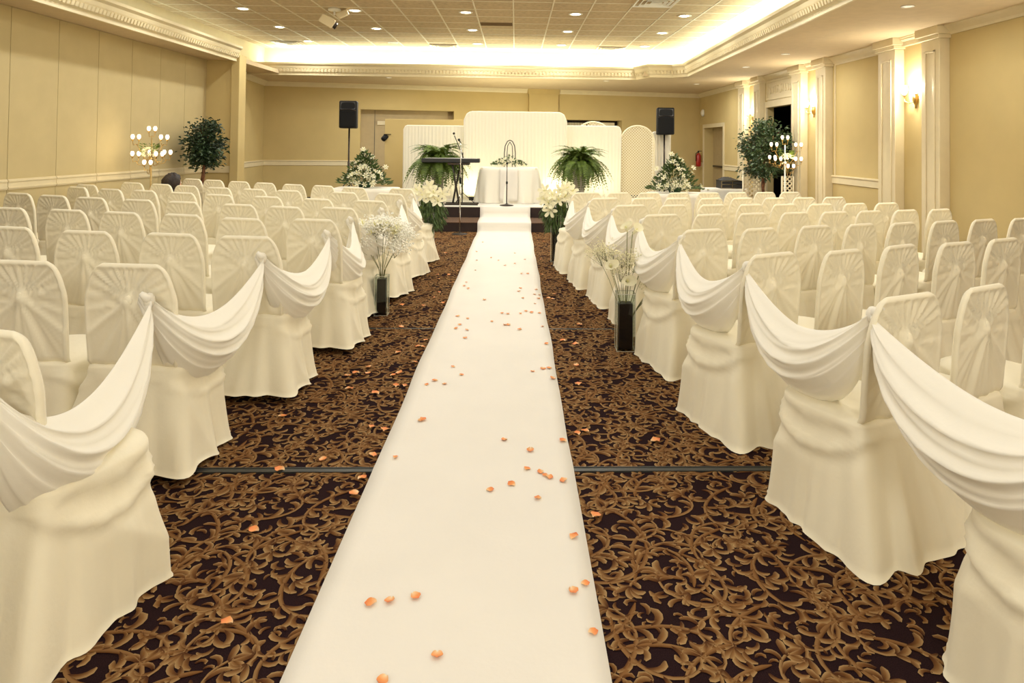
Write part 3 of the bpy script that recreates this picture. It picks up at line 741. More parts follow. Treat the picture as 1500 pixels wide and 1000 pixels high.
def do_swags(pts, side, out):
    pts = list(pts)
    for i in range(len(pts)-1):
        sg = (.40 if i == 0 else .34) if side == 'left' else (.20 if i == 0 else .30)
        if side == 'left' and i > 3: sg = .28
        wd = .30 if side == 'left' else (.36 if i == 0 else .30)
        o = swag(pts[i], pts[i+1], 10*i+(3 if out > 0 else 7), wd, sg, out).build('fabric_swag', M['sheer'], None, True)
        sm = o.modifiers.new('thick', 'SOLIDIFY'); sm.thickness = .002
        tag(o, 'white sheer swag hung between the %s and %s aisle chairs on the %s' % (ORD[i], ORD[i+1], side), 'swag', 'white swags along the %s aisle chairs' % side)
    for i, p in enumerate(pts):
        k = MB(); k.ball((0, 0, 0), .030, 12, (.8, 1., 1.15)); k.tube([(0, 0, 0), (out*.004, -.03, .018), (-out*.02, -.035, .04)], [.016, .02, .010], 8)
        o = k.build('swag_knot', M['sheer'], None, True, p); tag(o, 'gathered white fabric knot on the %s aisle chair on the %s' % (ORD[i], side), 'knot', 'fabric knots on the %s aisle chairs' % side)
do_swags(LT, 'left', 1); do_swags(RT, 'right', -1)
place_chair(-1.60, 1.02, -radians(12), 2, 'ivory-covered chair nearest the camera, just outside the left edge of the photo', 'ivory-covered chairs on the left of the aisle')
o = swag((-1.40, .98, .80), (-1.50, 1.94, .80), 91, .30, .36, 1).build('fabric_swag', M['sheer'], None, True)
o.modifiers.new('thick', 'SOLIDIFY').thickness = .002; tag(o, 'white sheer swag running off the left edge from the nearest left aisle chair', 'swag', 'white swags along the left aisle chairs')

# ================================================================== RUNNER, STAGE
STX0, STX1 = -2.55, 3.0
m = MB(); m.box(STX0, STX1, 11.74, 12.56, 0, .155); stg = thing('stage_platform', 'low dark two-step stage platform under the white backdrop', 'stage')
m.build('lower_step', M['stage'], stg); f = MB(); f.box(STX0, STX1, 11.73, 12.56, .155, .165); f.build('step_tread', M['tread'], stg)
f = MB(); f.box(STX0, STX1, 12.56, 14.9, 0, .35); f.build('platform', M['stage'], stg)
f = MB(); f.box(STX0-.0, STX1, 12.55, 14.9, .35, .362); stc = f.build('stage_cloth', M['runner']); tag(stc, 'white cloth laid over the top of the stage', 'cloth')
P = []
prof = [(-1.2, .0095), (3.13, .0095), (3.18, .012), (3.23, .0095)] + [(y, .0095) for y in np.linspace(3.5, 11.5, 40)] + [(11.66, .011), (11.70, .03), (11.715, .10), (11.72, .158), (11.74, .172), (11.9, .173), (12.3, .172), (12.48, .173), (12.525, .18), (12.535, .26), (12.54, .355), (12.56, .369), (12.62, .3695), (12.75, .3695)]
for y, z in prof:
    row = []
    for k in range(13):
        u = k/12; x = -.632+.9175*u
        wob = .004*sin(y*2.3+u*2)+.003*sin(y*5.1) if 3.4 < y < 11.5 else 0
        row.append((x+wob*(1 if u in (0, 1) else .5), y, z+.0012*(1+sin(y*3.1+u*7))*(1 if y < 11.5 else 0)))
    P.append(row)
m = MB(); m.grid(P); o = m.build('aisle_runner', M['runner'], None, True); sm = o.modifiers.new('thick', 'SOLIDIFY'); sm.thickness = .003; sm.offset = 1
tag(o, 'long white cloth runner down the centre aisle and up the stage steps', 'runner')

# ================================================================== PETALS
PV = []
for s_ in range(4):
    R = random.Random(60+s_); m = MB(); P = []
    cu = R.uniform(.5, 1.1)
    for i in range(8):
        t = i/7; row = []; yy = -.024+.046*t; hw_ = .003+.019*sin(pi*min(1, t*.62+.08)) if t < .999 else .008
        hw_ = max(.003, .021*sin(pi*(t*.72+.06))) if t < .9 else .014-(.1)*(t-.9)*.8
        for k in range(7):
            u = -1+2*k/6
            row.append((u*hw_, yy-.004*abs(u)**2*(t > .5), .003+.010*cu*(u*u)*sin(pi*min(1, t+.2))+.009*t*t*cu+.002*sin(9*t+s_)))
        P.append(row)
    m.grid(P); PV.append(m.mesh('rose_petal', M['rose'], True))
def petal(x, y, z, rz, v, label, group, sc=1., flip=False):
    o = link('rose_petal', PV[v], None, (x, y, z), (rnd.uniform(-.15, .15)+(pi if flip else 0), rnd.uniform(-.15, .15), rz), (sc,)*3)
    if flip: o.location.z += .014*sc
    return tag(o, label, 'petal', group)
PET_R = [(-0.49, 3.71), (-0.55, 3.28), (-0.04, 3.47), (0.09, 3.35), (0.07, 3.16), (0.13, 3.13), (0.15, 3.1), (0.17, 3.08), (-0.0, 3.02), (-0.09, 2.97), (0.11, 2.9), (0.23, 3.05), (0.24, 2.62), (0.255, 3.46), (0.255, 2.34), (0.21, 2.3), (0.255, 2.11), (-0.21, 2.02), (-0.31, 2.28), (-0.39, 2.26), (-0.45, 2.25), (-0.35, 1.93), (-0.48, 5.94), (-0.39, 5.86), (-0.44, 5.66), (-0.46, 5.55), (-0.37, 5.5), (-0.37, 5.28), (-0.4, 4.6), (-0.33, 4.44), (-0.49, 4.33), (-0.53, 4.26), (-0.42, 4.27), (-0.48, 3.72), (-0.18, 5.77), (-0.04, 5.66), (-0.07, 5.66), (0.05, 5.52), (0.24, 5.62), (0.25, 5.13), (0.13, 4.51), (0.2, 4.56), (0.24, 4.57), (0.255, 4.37), (-0.48, 10.4), (-0.52, 9.48), (-0.48, 8.78), (-0.3, 9.0), (-0.2, 8.79), (0.01, 9.38), (0.14, 8.88), (0.01, 8.57), (-0.11, 8.43), (-0.46, 8.1), (0.09, 7.9), (0.16, 7.9), (-0.51, 7.39), (-0.52, 7.21), (-0.47, 7.08), (0.07, 7.1), (0.05, 6.95), (0.23, 7.04), (0.21, 6.81), (0.24, 6.63), (0.255, 6.79), (0.09, 6.65), (-0.28, 6.57), (0.2, 6.42), (0.11, 6.13), (-0.05, 6.03), (-0.1, 6.05), (0.06, 6.04), (0.16, 6.08), (0.23, 6.06)]
PET_C = [(-0.665, 3.61), (-0.665, 3.32), (-0.665, 3.1), (0.34, 3.57), (0.38, 3.59), (0.73, 3.48), (0.34, 2.78), (-0.91, 5.62), (-0.665, 5.25), (-0.7, 5.08), (-0.665, 5.08), (-0.82, 4.94), (-0.67, 4.72), (-0.96, 4.62), (-1.02, 4.5), (-1.06, 4.45), (-0.94, 4.49), (-0.77, 4.46), (-0.74, 4.5), (-0.72, 4.27), (-0.665, 4.27), (-0.99, 4.21), (-0.82, 4.14), (0.55, 5.71), (0.38, 5.25), (0.47, 5.16), (0.43, 4.66), (0.41, 4.29), (-1.25, 3.79), (-0.74, 3.65), (-0.89, 3.28), (-1.06, 3.18), (-0.67, 2.96), (-0.99, 2.69), (-0.88, 2.18), (-0.94, 9.41), (-0.95, 8.58), (-0.665, 8.12), (-1.04, 7.8), (-0.87, 7.87), (-0.74, 7.85), (-0.84, 7.62), (-0.665, 7.41), (-0.75, 6.94), (-0.77, 6.7), (-0.665, 6.47), (-1.03, 6.38), (-0.83, 6.36), (0.45, 10.64), (0.35, 8.95), (0.59, 8.16), (0.32, 7.92), (0.41, 6.86), (0.34, 6.69), (0.38, 6.65), (0.55, 5.71)]
for x, y in PET_R:
    lb = ('orange rose petal on the white runner near the camera' if y < 3.0 else 'orange rose petal on the runner about the first floor track' if y < 4.6 else 'small orange rose petal on the middle of the white runner' if y < 7 else 'tiny orange rose petal on the far white runner near the stage')
    g = 'rose petals on the near runner' if y < 3 else 'rose petals on the runner by the floor track' if y < 4.6 else 'rose petals on the middle runner' if y < 7 else 'rose petals on the far runner'
    hf = 'left' if x < -.17 else 'right'; lb += ', %s half' % hf; g += ', %s half' % hf
    petal(x, y, .0145, rnd.uniform(0, 6.28), rnd.randrange(4), lb, g, rnd.uniform(.62, .9))
for x, y in PET_C:
    sd = 'left' if x < 0 else 'right'
    nf = 'near' if y < 4.6 else 'far'
    petal(x, y, .005, rnd.uniform(0, 6.28), rnd.randrange(4), 'orange rose petal on the patterned carpet %s of the runner, %s half of the aisle' % (sd, nf), 'rose petals on the %s carpet %s' % (sd, nf), rnd.uniform(.8, 1.15))

# ================================================================== BACKDROP AND ALTAR
def pleat_screen(name, x0, x1, z0, z1, y, corner, label, seed, amp=.0075, mtl=None, th=.05, slant=0):
    """free-standing frame covered in gathered white cloth; rounded upper corners"""
    R = random.Random(seed); t = thing(name, label, 'backdrop', (0, 0, 0), 0, None)
    W_ = x1-x0; NU = int(W_/.016); P = []; ph = [R.random()*6 for _ in range(4)]
    def top(u):
        d = min(u*W_, (1-u)*W_)
        return z1-(corner-sqrt(max(0, corner**2-(corner-d)**2))) if d < corner else z1
    for face in (0, 1):
        P = []
        for i in range(NU+1):
            u = i/NU; row = []; zt = top(u)
            for k in range(13):
                v = k/12; z = z0+(zt-z0)*v
                f = amp*(.55+.45*(1-v))*(sin(u*W_*88+ph[0]+sin(v*2+ph[1])+2*sin(u*5))+.6*sin(u*W_*151+ph[2]+2*v))
                f *= 1-smooth(.93, 1, v)*.6
                row.append((x0+u*W_, y+slant*(u*W_)+(f if face == 0 else th-f), z))
            P.append(row)
        m = MB(); m.grid(P)
        m.build('gathered_cloth' if face == 0 else 'rear_cloth', mtl or M['drape'], t, True)
    m = MB(); pts = [(x0+u*W_, y+slant*u*W_+th/2, top(u)) for u in np.linspace(0, 1, 40)]
    m.tube([(x0, y+th/2, z0)]+pts+[(x1, y+slant*W_+th/2, z0)], .022, 8); m.build('frame', mtl or M['drape'], t, True)
    return t
SZ = .362
pleat_screen('backdrop_screen', -1.06, 1.05, SZ, 2.17, 14.2, .17, 'tall central white pleated screen with rounded upper corners', 1)
pleat_screen('backdrop_screen', -2.33, -1.02, SZ, 1.87, 14.35, .07, 'lower white pleated screen left of the central one, behind a fern', 2)
pleat_screen('backdrop_screen', 1.02, 2.22, SZ, 1.90, 14.35, .09, 'lower white pleated screen right of the central one, behind a fern', 3)
t = pleat_screen('white_drape', 2.99, 3.36, 0.0, 1.80, 14.75, .03, 'narrow white drape hanging behind the right loudspeaker', 4, .02)
t['category'] = 'drape'
m = MB(); m.box(-2.88, -1.05, 15.14, 15.2, 0, 2.04); o = bevel(m.build('partition_board', M['wall']), .004); tag(o, 'plain tan partition board behind the left white screen', 'partition')
# arched white lattice screens
def lattice(x0, x1, z0, z1, y, arch, label, seed, pitch=.055, w_=.012):
    t = thing('lattice_screen', label, 'lattice', (0, 0, 0)); W_ = x1-x0; cx = (x0+x1)/2
    def inside(x, z):
        if x < x0 or x > x1 or z < z0: return False
        if arch and z > z1-arch:
            return ((x-cx)/(W_/2))**2+((z-(z1-arch))/arch)**2 <= 1
        return z <= z1
    m = MB()
    for sg in (1, -1):
        k0 = int(-(z1-z0+W_)/pitch)-1
        for k in range(k0, -k0):
            seg = None; n = 90; L = (z1-z0)*1.0
            for i in range(n+1):
                z = z0+(z1-z0)*i/n; x = cx+k*pitch*1.414+sg*(z-z0)
                if inside(x, z): seg = (seg[0], (x, z)) if seg else ((x, z), (x, z))
                elif seg:
                    break
            if seg and abs(seg[0][1]-seg[1][1]) > .02:
                (xa, za), (xb, zb) = seg; a = Vector((xa, y+(.006 if sg > 0 else .014), za)); b = Vector((xb, y+(.006 if sg > 0 else .014), zb))
                d = (b-a).normalized(); n_ = Vector((-d.z, 0, d.x))*w_/1.4; e = Vector((0, .006, 0))
                m.add([a-n_, a+n_, b+n_, b-n_, a-n_+e, a+n_+e, b+n_+e, b-n_+e], [(0, 1, 2, 3), (7, 6, 5, 4), (0, 4, 5, 1), (1, 5, 6, 2), (2, 6, 7, 3), (3, 7, 4, 0)])
    stuff(m.build('lattice_slats', M['lat'], t))
    pts = [(x0, y+.01, z0)]
    if arch: pts += [(cx-W_/2*cos(a), y+.01, z1-arch+arch*sin(a)) for a in np.linspace(0, pi, 22)]
    else: pts += [(x0, y+.01, z1), (x1, y+.01, z1)]
    pts += [(x1, y+.01, z0)]
    m = MB(); m.tube(pts, .020, 6); m.build('frame', M['lat'], t, True)
    return t
lattice(2.24, 2.96, SZ, 1.93, 14.45, .34, 'tall arched white lattice screen right of the backdrop', 1, .042)
lattice(1.30, 2.10, SZ, 2.02, 14.9, .38, 'arched white lattice top peeping over the right screen', 2, .05)
lattice(4.30, 4.72, 0, 1.05, 12.75, .0, 'low white lattice panel left of the right ficus trunk', 3, .06)
lattice(4.86, 5.06, 0, .98, 12.3, .0, 'low white lattice panel right of the ficus, before the doorway', 4, .06, .016)
# altar table, cloth, centre flowers
t = thing('altar_table', 'small trestle table under the white cloth on the stage', 'table', (-.12, 13.62, SZ))
m = MB(); m.box(-.55, .55, -.28, .28, .66, .685); m.build('tabletop', M['lat'], t)
for sx in (-1, 1):
    for sy in (-1, 1): m = MB(); m.box(sx*.5-.015, sx*.5+.015, sy*.24-.015, sy*.24+.015, 0, .66); m.build('leg', M['metal'], t)
def cloth(name, cx, cy, hx, hy, zt, z0, label, seed, flare=.10, folds=11, amp=.03, n=200):
    R = random.Random(seed); ph = [R.random()*6 for _ in range(5)]; rings = []
    def sup(a, p=7):
        c, s_ = cos(a), sin(a); r = (abs(c)**p+abs(s_)**p)**(-1/p); return r*c, r*s_
    for q in (.3, .7, .97): rings.append([(cx+sup(2*pi*i/n)[0]*hx*q, cy+sup(2*pi*i/n)[1]*hy*q, zt) for i in range(n)])
    NZ = 12
    for j in range(NZ+1):
        t_ = j/NZ; row = []
        for i in range(n):
            a = 2*pi*i/n; sx, sy = sup(a, 7-4*t_); f = amp*t_**.8*(sin(folds*a+ph[0]+.8*sin(3*a+ph[1]))+.4*sin(2.3*folds*a+ph[2]))
            row.append((cx+sx*(hx+.004+flare*t_+f), cy+sy*(hy+.004+flare*t_*.7+f), zt-.004-(zt-z0-.004)*t_))
        rings.append(row)
    m = MB(); m.grid(rings, closed_v=True); m.f.append(tuple(range(n))); m.m.append(0)
    return tag(m.build(name, M['tcloth'], None, True), label, 'tablecloth')
cloth('tablecloth', -.12, 13.62, .57, .30, SZ+.69, SZ+.004, 'white cloth draped over the altar table on the stage', 1)
P = []
for k in range(15):
    u = k/14; x = -.30+.36*u
    P.append([(x, 13.9, SZ+.694)]+[(x, 13.33, SZ+.696), (x, 13.305, SZ+.68)]+[(x+.004*sin(9*u+3*v), 13.29-.055*v+.006*sin(14*u+2*v), SZ+.68-.64*v) for v in np.linspace(.1, 1, 9)])
m = MB(); m.grid(P); o = m.build('table_runner', M['runner'], None, True); o.modifiers.new('t', 'SOLIDIFY').thickness = .003; tag(o, 'white runner strip hanging down the front of the altar cloth', 'table runner')

# flowers -----------------------------------------------------------
def lily_mesh(seed, L=.055, open_=.9, mtl=('petalw', 'lilyy')):
    R = random.Random(seed); m = MB()
    for k in range(6):
        a = k*pi/3+R.uniform(-.1, .1); P = []
        for i in range(5):
            t = i/4; r = .006+L*sin(t*open_*1.5); z = L*.9*t-.6*L*t*t*t*open_; hw_ = L*.23*sin(pi*min(1, t*.8+.12))
            if i == 4: hw_ = .0015
            P.append([((r-.10*hw_*abs(u))*cos(a)-u*hw_*sin(a), (r)*sin(a)+u*hw_*cos(a), z+.25*hw_*abs(u)) for u in (-1, 0, 1)])
        m.grid(P)
    m.mi = 1; m.lathe([(.002, 0), (.006, .4*L), (.004, .75*L)], n=5)
    return m.mesh('blossom', [M[x] for x in mtl], True)
def calla_mesh():
    m = MB(); P = []
    for i in range(9):
        t = i/8; row = []
        for k in range(14):
            a = 2*pi*k/13; lip = smooth(.6, 1, t); r = .006+.018*t+.016*lip*(1+.5*cos(a))
            row.append((r*cos(a)+lip*.014*cos(a), r*sin(a), .075*t+lip*.022*cos(a)-.006*lip))
        P.append(row)
    m.grid(P); m.mi = 1; m.tube([(0, 0, .01), (0, 0, .06)], [.003, .004], 6)
    return m.mesh('blossom', [M['petalw'], M['lilyy']], True)
LIL = [lily_mesh(s_, .06, o_) for s_, o_ in ((1, .95), (2, .8), (3, 1.05))]
BIG = [lily_mesh(s_, .085, o_) for s_, o_ in ((4, .95), (5, .8))]
CALLA = calla_mesh()
def leaf_cloud(fn, n, L, seed, wr=.32, droop=.3):
    R = random.Random(seed); m = MB()
    for i in range(n):
        p, d = fn(R); p = Vector(p); d = Vector(d).normalized()
        s_ = d.cross(Vector((R.uniform(-1, 1), R.uniform(-1, 1), R.uniform(-.3, 1)))).normalized(); l = L*R.uniform(.7, 1.25)
        nn = d.cross(s_); b = p+d*l*.5+nn*l*.06; e = p+d*l-Vector((0, 0, l*droop*.5))
        m.add([p, b+s_*l*wr*.5, e, b-s_*l*wr*.5, b-nn*l*.05], [(0, 1, 4), (1, 2, 4), (2, 3, 4), (3, 0, 4)])
    return m
def tilt(d):
    return Vector(d).normalized().to_track_quat('Z', 'Y').to_euler()
# conical arrangements on the cloth-covered tables at both sides
def arrangement(x, y, z, label, seed, hx, h, tl):
    R = random.Random(seed); t = thing('flower_arrangement', label, 'flowers', (x, y, z), 0, None)
    f = MB(); f.lathe([(.09, 0), (.11, .05), (.10, .09), (.001, .09)], n=14); f.build('bowl', M['foam'], t, True)
    def fn(R):
        v = R.random()**1.3; a = R.uniform(0, 2*pi); r = hx*(1-v)**.75*R.uniform(.35, 1.0)
        p = (r*cos(a), r*.75*sin(a), .05+h*.86*v*R.uniform(.8, 1.05)); return p, (cos(a), sin(a), .5+1.2*v)
    stuff(leaf_cloud(fn, 1100, .085, seed).build('greenery', M['green'], t))
    f = MB()
    for k in range(26):
        p, d = fn(R); f.tube([(0, 0, .06), (p[0]*.6, p[1]*.6, p[2]*.6), p], .003, 5)
    stuff(f.build('stem_bundle', M['stem'], t))
    for k in range(74):
        p, d = fn(R); s_ = 1.05; q = Vector((p[0]*s_, p[1]*s_-(.02 if p[1] < 0 else 0), p[2]*s_))
        if q.y > hx*.35: q.y *= -1; d = (d[0], -abs(d[1]), d[2])
        link('blossom', LIL[k % 3], t, q, tilt(d), (.78,)*3 if k % 2 else (.95,)*3)
    for (px, pz) in tl:
        f = MB(); f.tube([(px*.4, 0, .2), (px, 0, pz)], .004, 5); f.build('stem', M['stem'], t)
        link('blossom', LIL[1], t, (px, 0, pz), tilt((px, -.8, .6)), (.85,)*3)
arrangement(-2.5, 11.45, .765, 'broad white lily arrangement on the left table below the left loudspeaker', 5, .44, .60, [(-.03, .62), (.12, .50), (.34, .33)])
arrangement(2.62, 11.15, .745, 'broad white lily arrangement on the right table below the right loudspeaker', 9, .44, .60, [(-.06, .62), (.10, .52), (.30, .40), (-.30, .38)])
def flower_table(x0, x1, y, zt, label, seed, cl):
    t = thing('side_table', label, 'table', ((x0+x1)/2, y, 0)); hw_ = (x1-x0)/2-.01
    m = MB(); m.box(-hw_, hw_, -.28, .28, zt-.03, zt-.005); m.build('tabletop', M['lat'], t)
    for sx in (-1, 1):
        for sy in (-1, 1): m = MB(); m.box(sx*hw_*.9-.015, sx*hw_*.9+.015, sy*.25-.015, sy*.25+.015, 0, zt-.03); m.build('leg', M['metal'], t)
    cloth('tablecloth', (x0+x1)/2, y, hw_+.01, .30, zt, .01, cl, seed, .05, 14, .018)
flower_table(-2.98, -1.95, 11.45, .76, 'table hidden under the left flower arrangement', 11, 'white tablecloth under the left lily arrangement')
flower_table(2.2, 3.15, 11.15, .74, 'table hidden under the right flower arrangement', 12, 'white tablecloth under the right lily arrangement')
flower_table(4.12, 5.05, 14.85, .60, 'low table carrying the black road case by the exit door', 13, 'white tablecloth under the black road case')
# altar flowers + metal arch
def altar():
    t = thing('altar_flowers', 'low white flower arrangement on the altar table', 'flowers', (-.13, 13.55, SZ+.695))
    def fn(R):
        a = R.uniform(0, 2*pi); q = R.random()**.5; x = .33*q*cos(a); y = .13*q*sin(a); p = (x, y, .03+.20*(1-abs(x)/.36)*R.random()); return p, (cos(a), sin(a)*.6, .7)
    stuff(leaf_cloud(fn, 420, .06, 3).build('greenery', M['green'], t))
    R = random.Random(5)
    for k in range(26):
        p, d = fn(R); link('blossom', LIL[k % 3], t, (p[0], -abs(p[1])-.04, p[2]*1.05), tilt((d[0], -.7, .7)), (.6,)*3)
    t = thing('metal_arch', 'dark twisted metal candle arch rising behind the altar flowers', 'arch', (-.11, 13.72, SZ+.695))
    for sg in (-1, 1):
        f = MB(); f.tube([(sg*.11, 0, 0), (sg*.10, 0, .25), (sg*.07, 0, .40), (0, 0, .55)] if False else [(sg*.11, 0, 0), (sg*.11, 0, .28), (sg*.095, 0, .42), (sg*.05, 0, .51), (0, 0, .535)], .009, 8); f.build('arch_rod', M['metal'], t, True)
        f = MB(); f.tube([(sg*.05, -.02, 0), (sg*.055, -.02, .28), (sg*.045, -.02, .42), (0, -.02, .50)], .007, 8); f.build('inner_rod', M['metal'], t, True)
altar()
# ferns ---------------------------------------------------------------
def frond_mesh(L, seed, drop):
    R = random.Random(seed); m = MB(); pts = []
    for i in range(13):
        t = i/12; pts.append(Vector((L*(.85*t-.18*t**3*drop), 0, L*(.75*t-(.45+.75*drop)*t*t*t**.2))))
    m.tube(pts, [.003*(1-.7*i/12) for i in range(13)], 4, False)
    for i in range(2, 26):
        t = i/26; k = t*12; a = int(k); p = pts[a].lerp(pts[min(12, a+1)], k-a); d = (pts[min(12, a+1)]-pts[a]).normalized()
        l = L*.115*sin(pi*min(1, t*.85+.12)); nn = Vector((0, 1, 0)).cross(d)
        for sg in (-1, 1):
            s_ = (Vector((0, sg, 0))+d*.35-nn*R.uniform(-.1, .35)*1).normalized(); w_ = d*.010
            m.add([p-w_, p+w_, p+s_*l+w_*.3+Vector((0, 0, -l*.25)), p+s_*l*.5-w_*1.1+Vector((0, 0, -l*.05))], [(0, 1, 2, 3)])
    return m.mesh('frond', M['fern'])
FR = [frond_mesh(.62, 1, .9), frond_mesh(.56, 2, 1.2), frond_mesh(.60, 3, .55), frond_mesh(.50, 4, 1.5)]
def fern(x, y, zc, label, seed, sc, pot_r=.15, base=SZ):
    R = random.Random(seed); t = thing('potted_fern', label, 'plant', (x, y, base), 0)
    hz = zc-base
    f = MB(); f.lathe([(.13, 0), (.14, .03), (.10, .06), (.085, .12), (pot_r*.75, hz-.28), (pot_r, hz-.03), (pot_r+.012, hz), (pot_r-.01, hz), (pot_r-.02, hz-.03), (.001, hz-.03)], n=26); f.build('urn', M['pot'], t, True)
    for k in range(96):
        a = 2.399*k+R.uniform(-.2, .2); up = R.random()
        rot = Euler((R.uniform(-.15, .15), .10-1.0*up**.8, a), 'XYZ')
        mi = 2 if up > .6 else R.choice((0, 1, 3))
        link('frond', FR[mi], t, (.04*cos(a), .04*sin(a), hz-.02), rot, (sc*R.uniform(.8, 1.08),)*3)
    for k in range(46):
        a = 2.399*k; link('frond', FR[(3, 1)[k % 2]], t, (.12*cos(a), .12*sin(a), hz+R.uniform(-.02, .10)), Euler((R.uniform(-.4, .4), R.uniform(-.1, .55), a+R.uniform(-.3, .3))), (sc*R.uniform(.62, .85),)*3)
    for k in range(64):
        a = 2.399*k; link('frond', FR[k % 4], t, (.10*cos(a), .10*sin(a), hz+R.uniform(0, .22)), Euler((R.uniform(-.5, .5), R.uniform(-1.1, .3), a+R.uniform(-.5, .5))), (sc*R.uniform(.42, .68),)*3)
    return t
fern(-1.5, 13.35, 1.06, 'bushy green fern in a grey urn left of the altar, behind the keyboard', 3, 1.42)
fern(1.26, 13.35, 1.05, 'bushy green fern in a grey urn right of the altar', 4, 1.36)

# ficus trees ----------------------------------------------------------
def ficus(x, y, label, seed, ctr, rad, n, trunk_x, mt):
    R = random.Random(seed); t = thing('ficus_tree', label, 'tree', (x, y, 0))
    f = MB(); f.lathe([(.14, 0), (.18, .26), (.19, .28), (.165, .28), (.15, .24), (.001, .24)], n=22); f.build('pot', M['metal'], t, True)
    f = MB(); f.tube([(0, 0, .22), (.02, 0, .5), (-.01, .01, .8), (trunk_x, 0, 1.1), (trunk_x*1.3, 0, ctr)], [.035, .03, .028, .022, .012], 8)
    f.tube([(.03, 0, .24), (-.03, .01, .55), (.03, 0, .9), (trunk_x, .02, 1.2)], [.022, .02, .018, .01], 8)
    f.build('trunk', M['bark'], t, True)
    br = []
    f = MB()
    for k in range(34):
        a = R.uniform(0, 2*pi); e = R.uniform(-.9, 1.4); d = Vector((cos(a)*cos(e), sin(a)*cos(e), sin(e)))
        q = Vector((trunk_x+d.x*rad[0], d.y*rad[1], ctr+d.z*rad[2]))
        st = Vector((trunk_x*.9, 0, min(ctr+.1, max(.95, ctr-.25+.2*d.z)))); f.tube([st, st.lerp(q, .5)+Vector((0, 0, .05)), q*.0+st.lerp(q, .92)], [.010, .006, .003], 5, False); br.append((st, q))
    stuff(f.build('branch_bundle', M['bark'], t, True))
    def fn(R):
        st, q = R.choice(br); u = R.uniform(.25, 1.02); p = st.lerp(q, u)+Vector((R.gauss(0, .06), R.gauss(0, .06), R.gauss(0, .06))); d = (q-st).normalized()+Vector((R.uniform(-.8, .8), R.uniform(-.8, .8), R.uniform(-1, .3))); return p, d
    stuff(leaf_cloud(fn, int(n*1.5), .072, seed, .5, .6).build('foliage', M[mt], t))
    def fn2(R):
        a = R.uniform(0, 2*pi); r = R.uniform(0, .12); return (r*cos(a), r*sin(a), .27+R.random()*.12), (cos(a), sin(a), .4)
    stuff(leaf_cloud(fn2, 60, .05, seed+1).build('moss', M['green'], t))
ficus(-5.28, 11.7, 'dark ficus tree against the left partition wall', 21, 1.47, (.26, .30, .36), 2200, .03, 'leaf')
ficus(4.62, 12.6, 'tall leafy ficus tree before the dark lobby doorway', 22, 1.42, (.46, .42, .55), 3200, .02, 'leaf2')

# candelabra ----------------------------------------------------------
def candelabra(x, y, label, s=1., mt='dgold'):
    t = thing('candelabra', label, 'candelabra', (x, y, 0)); 
    f = MB(); f.lathe([(.16, 0), (.16, .012), (.05, .03), (.015, .06)], n=22); f.build('base', M[mt], t, True)
    f = MB(); f.tube([(0, 0, .05), (0, 0, 1.24)], .012, 10); f.ball((0, 0, 1.24), .03, 10); f.build('pole', M['white'] if mt == 'gold' else M[mt], t, True)
    f = MB(); f.tube([(0, 0, 1.24), (.0, 0, 1.55)], .010, 8); f.build('centre_stem', M['white'] if mt == 'gold' else M[mt], t, True)
    pairs = [(-.20, 1.52, -.05), (.20, 1.52, -.05), (0, 1.64, 0), (-.16, 1.28, -.12), (.17, 1.28, -.12), (.03, 1.16, -.16), (-.15, 1.30, .15), (.15, 1.3, .15)]
    gl = MB(); gl.lathe([(.010, 0), (.022, .018), (.027, .040), (.020, .062), (.014, .07)], n=12); glm = gl.mesh('globe', M['bulb'], True)
    cu = MB(); cu.lathe([(.004, -.03), (.010, -.02), (.020, -.004), (.018, 0)], n=10); cum = cu.mesh('candle_cup', M['gold'], True)
    for (px, pz, py) in pairs:
        px *= s; py *= s
        a = MB(); j = Vector((px*.95, py, pz-.07)) if px else Vector((0, py, pz-.07))
        a.tube([(0, 0, 1.27), (px*.4, py*.5, min(1.24, pz-.14)), (px*.8, py*.9, pz-.12), j], .005, 6)
        for sg in (-1, 1): a.tube([j, (px+sg*.035*s, py, pz-.085), (px+sg*.045*s, py, pz-.03)], .004, 6)
        ao = a.build('arm', M['gold'], t, True)
        for sg in (-1, 1):
            link('candle_cup', cum, ao, (px+sg*.045*s, py, pz)); link('globe', glm, ao, (px+sg*.045*s, py, pz))
    add_light('candelabra_glow', 'POINT', (x, y-.25, 1.40), 5, (1, .8, .5), .12)
    k = thing('candelabra_flowers', 'small cream flower cluster on the '+('left' if x < 0 else 'right')+' candelabra', 'flowers', (x, y-.06, 1.33))
    R = random.Random(int(x*10)+200)
    for i in range(16):
        a_ = R.uniform(0, 2*pi); e = R.uniform(-.5, 1.2); d = Vector((cos(a_)*cos(e), sin(a_)*cos(e), sin(e)))
        link('blossom', LIL[i % 3], k, (d.x*.08, d.y*.06-.02, d.z*.06), tilt(d), (.55,)*3)
    def fn(R):
        a_ = R.uniform(0, 2*pi); return (.09*cos(a_), .07*sin(a_), R.uniform(-.02, .12)), (cos(a_), sin(a_), .5)
    stuff(leaf_cloud(fn, 90, .06, 8).build('greenery', M['fern'], k))
candelabra(-5.24, 10.0, 'brass candelabra of glowing globes by the left partition wall', 1.)
candelabra(4.59, 11.5, 'brass candelabra of glowing globes beside the right ficus tree', 1.05, 'gold')

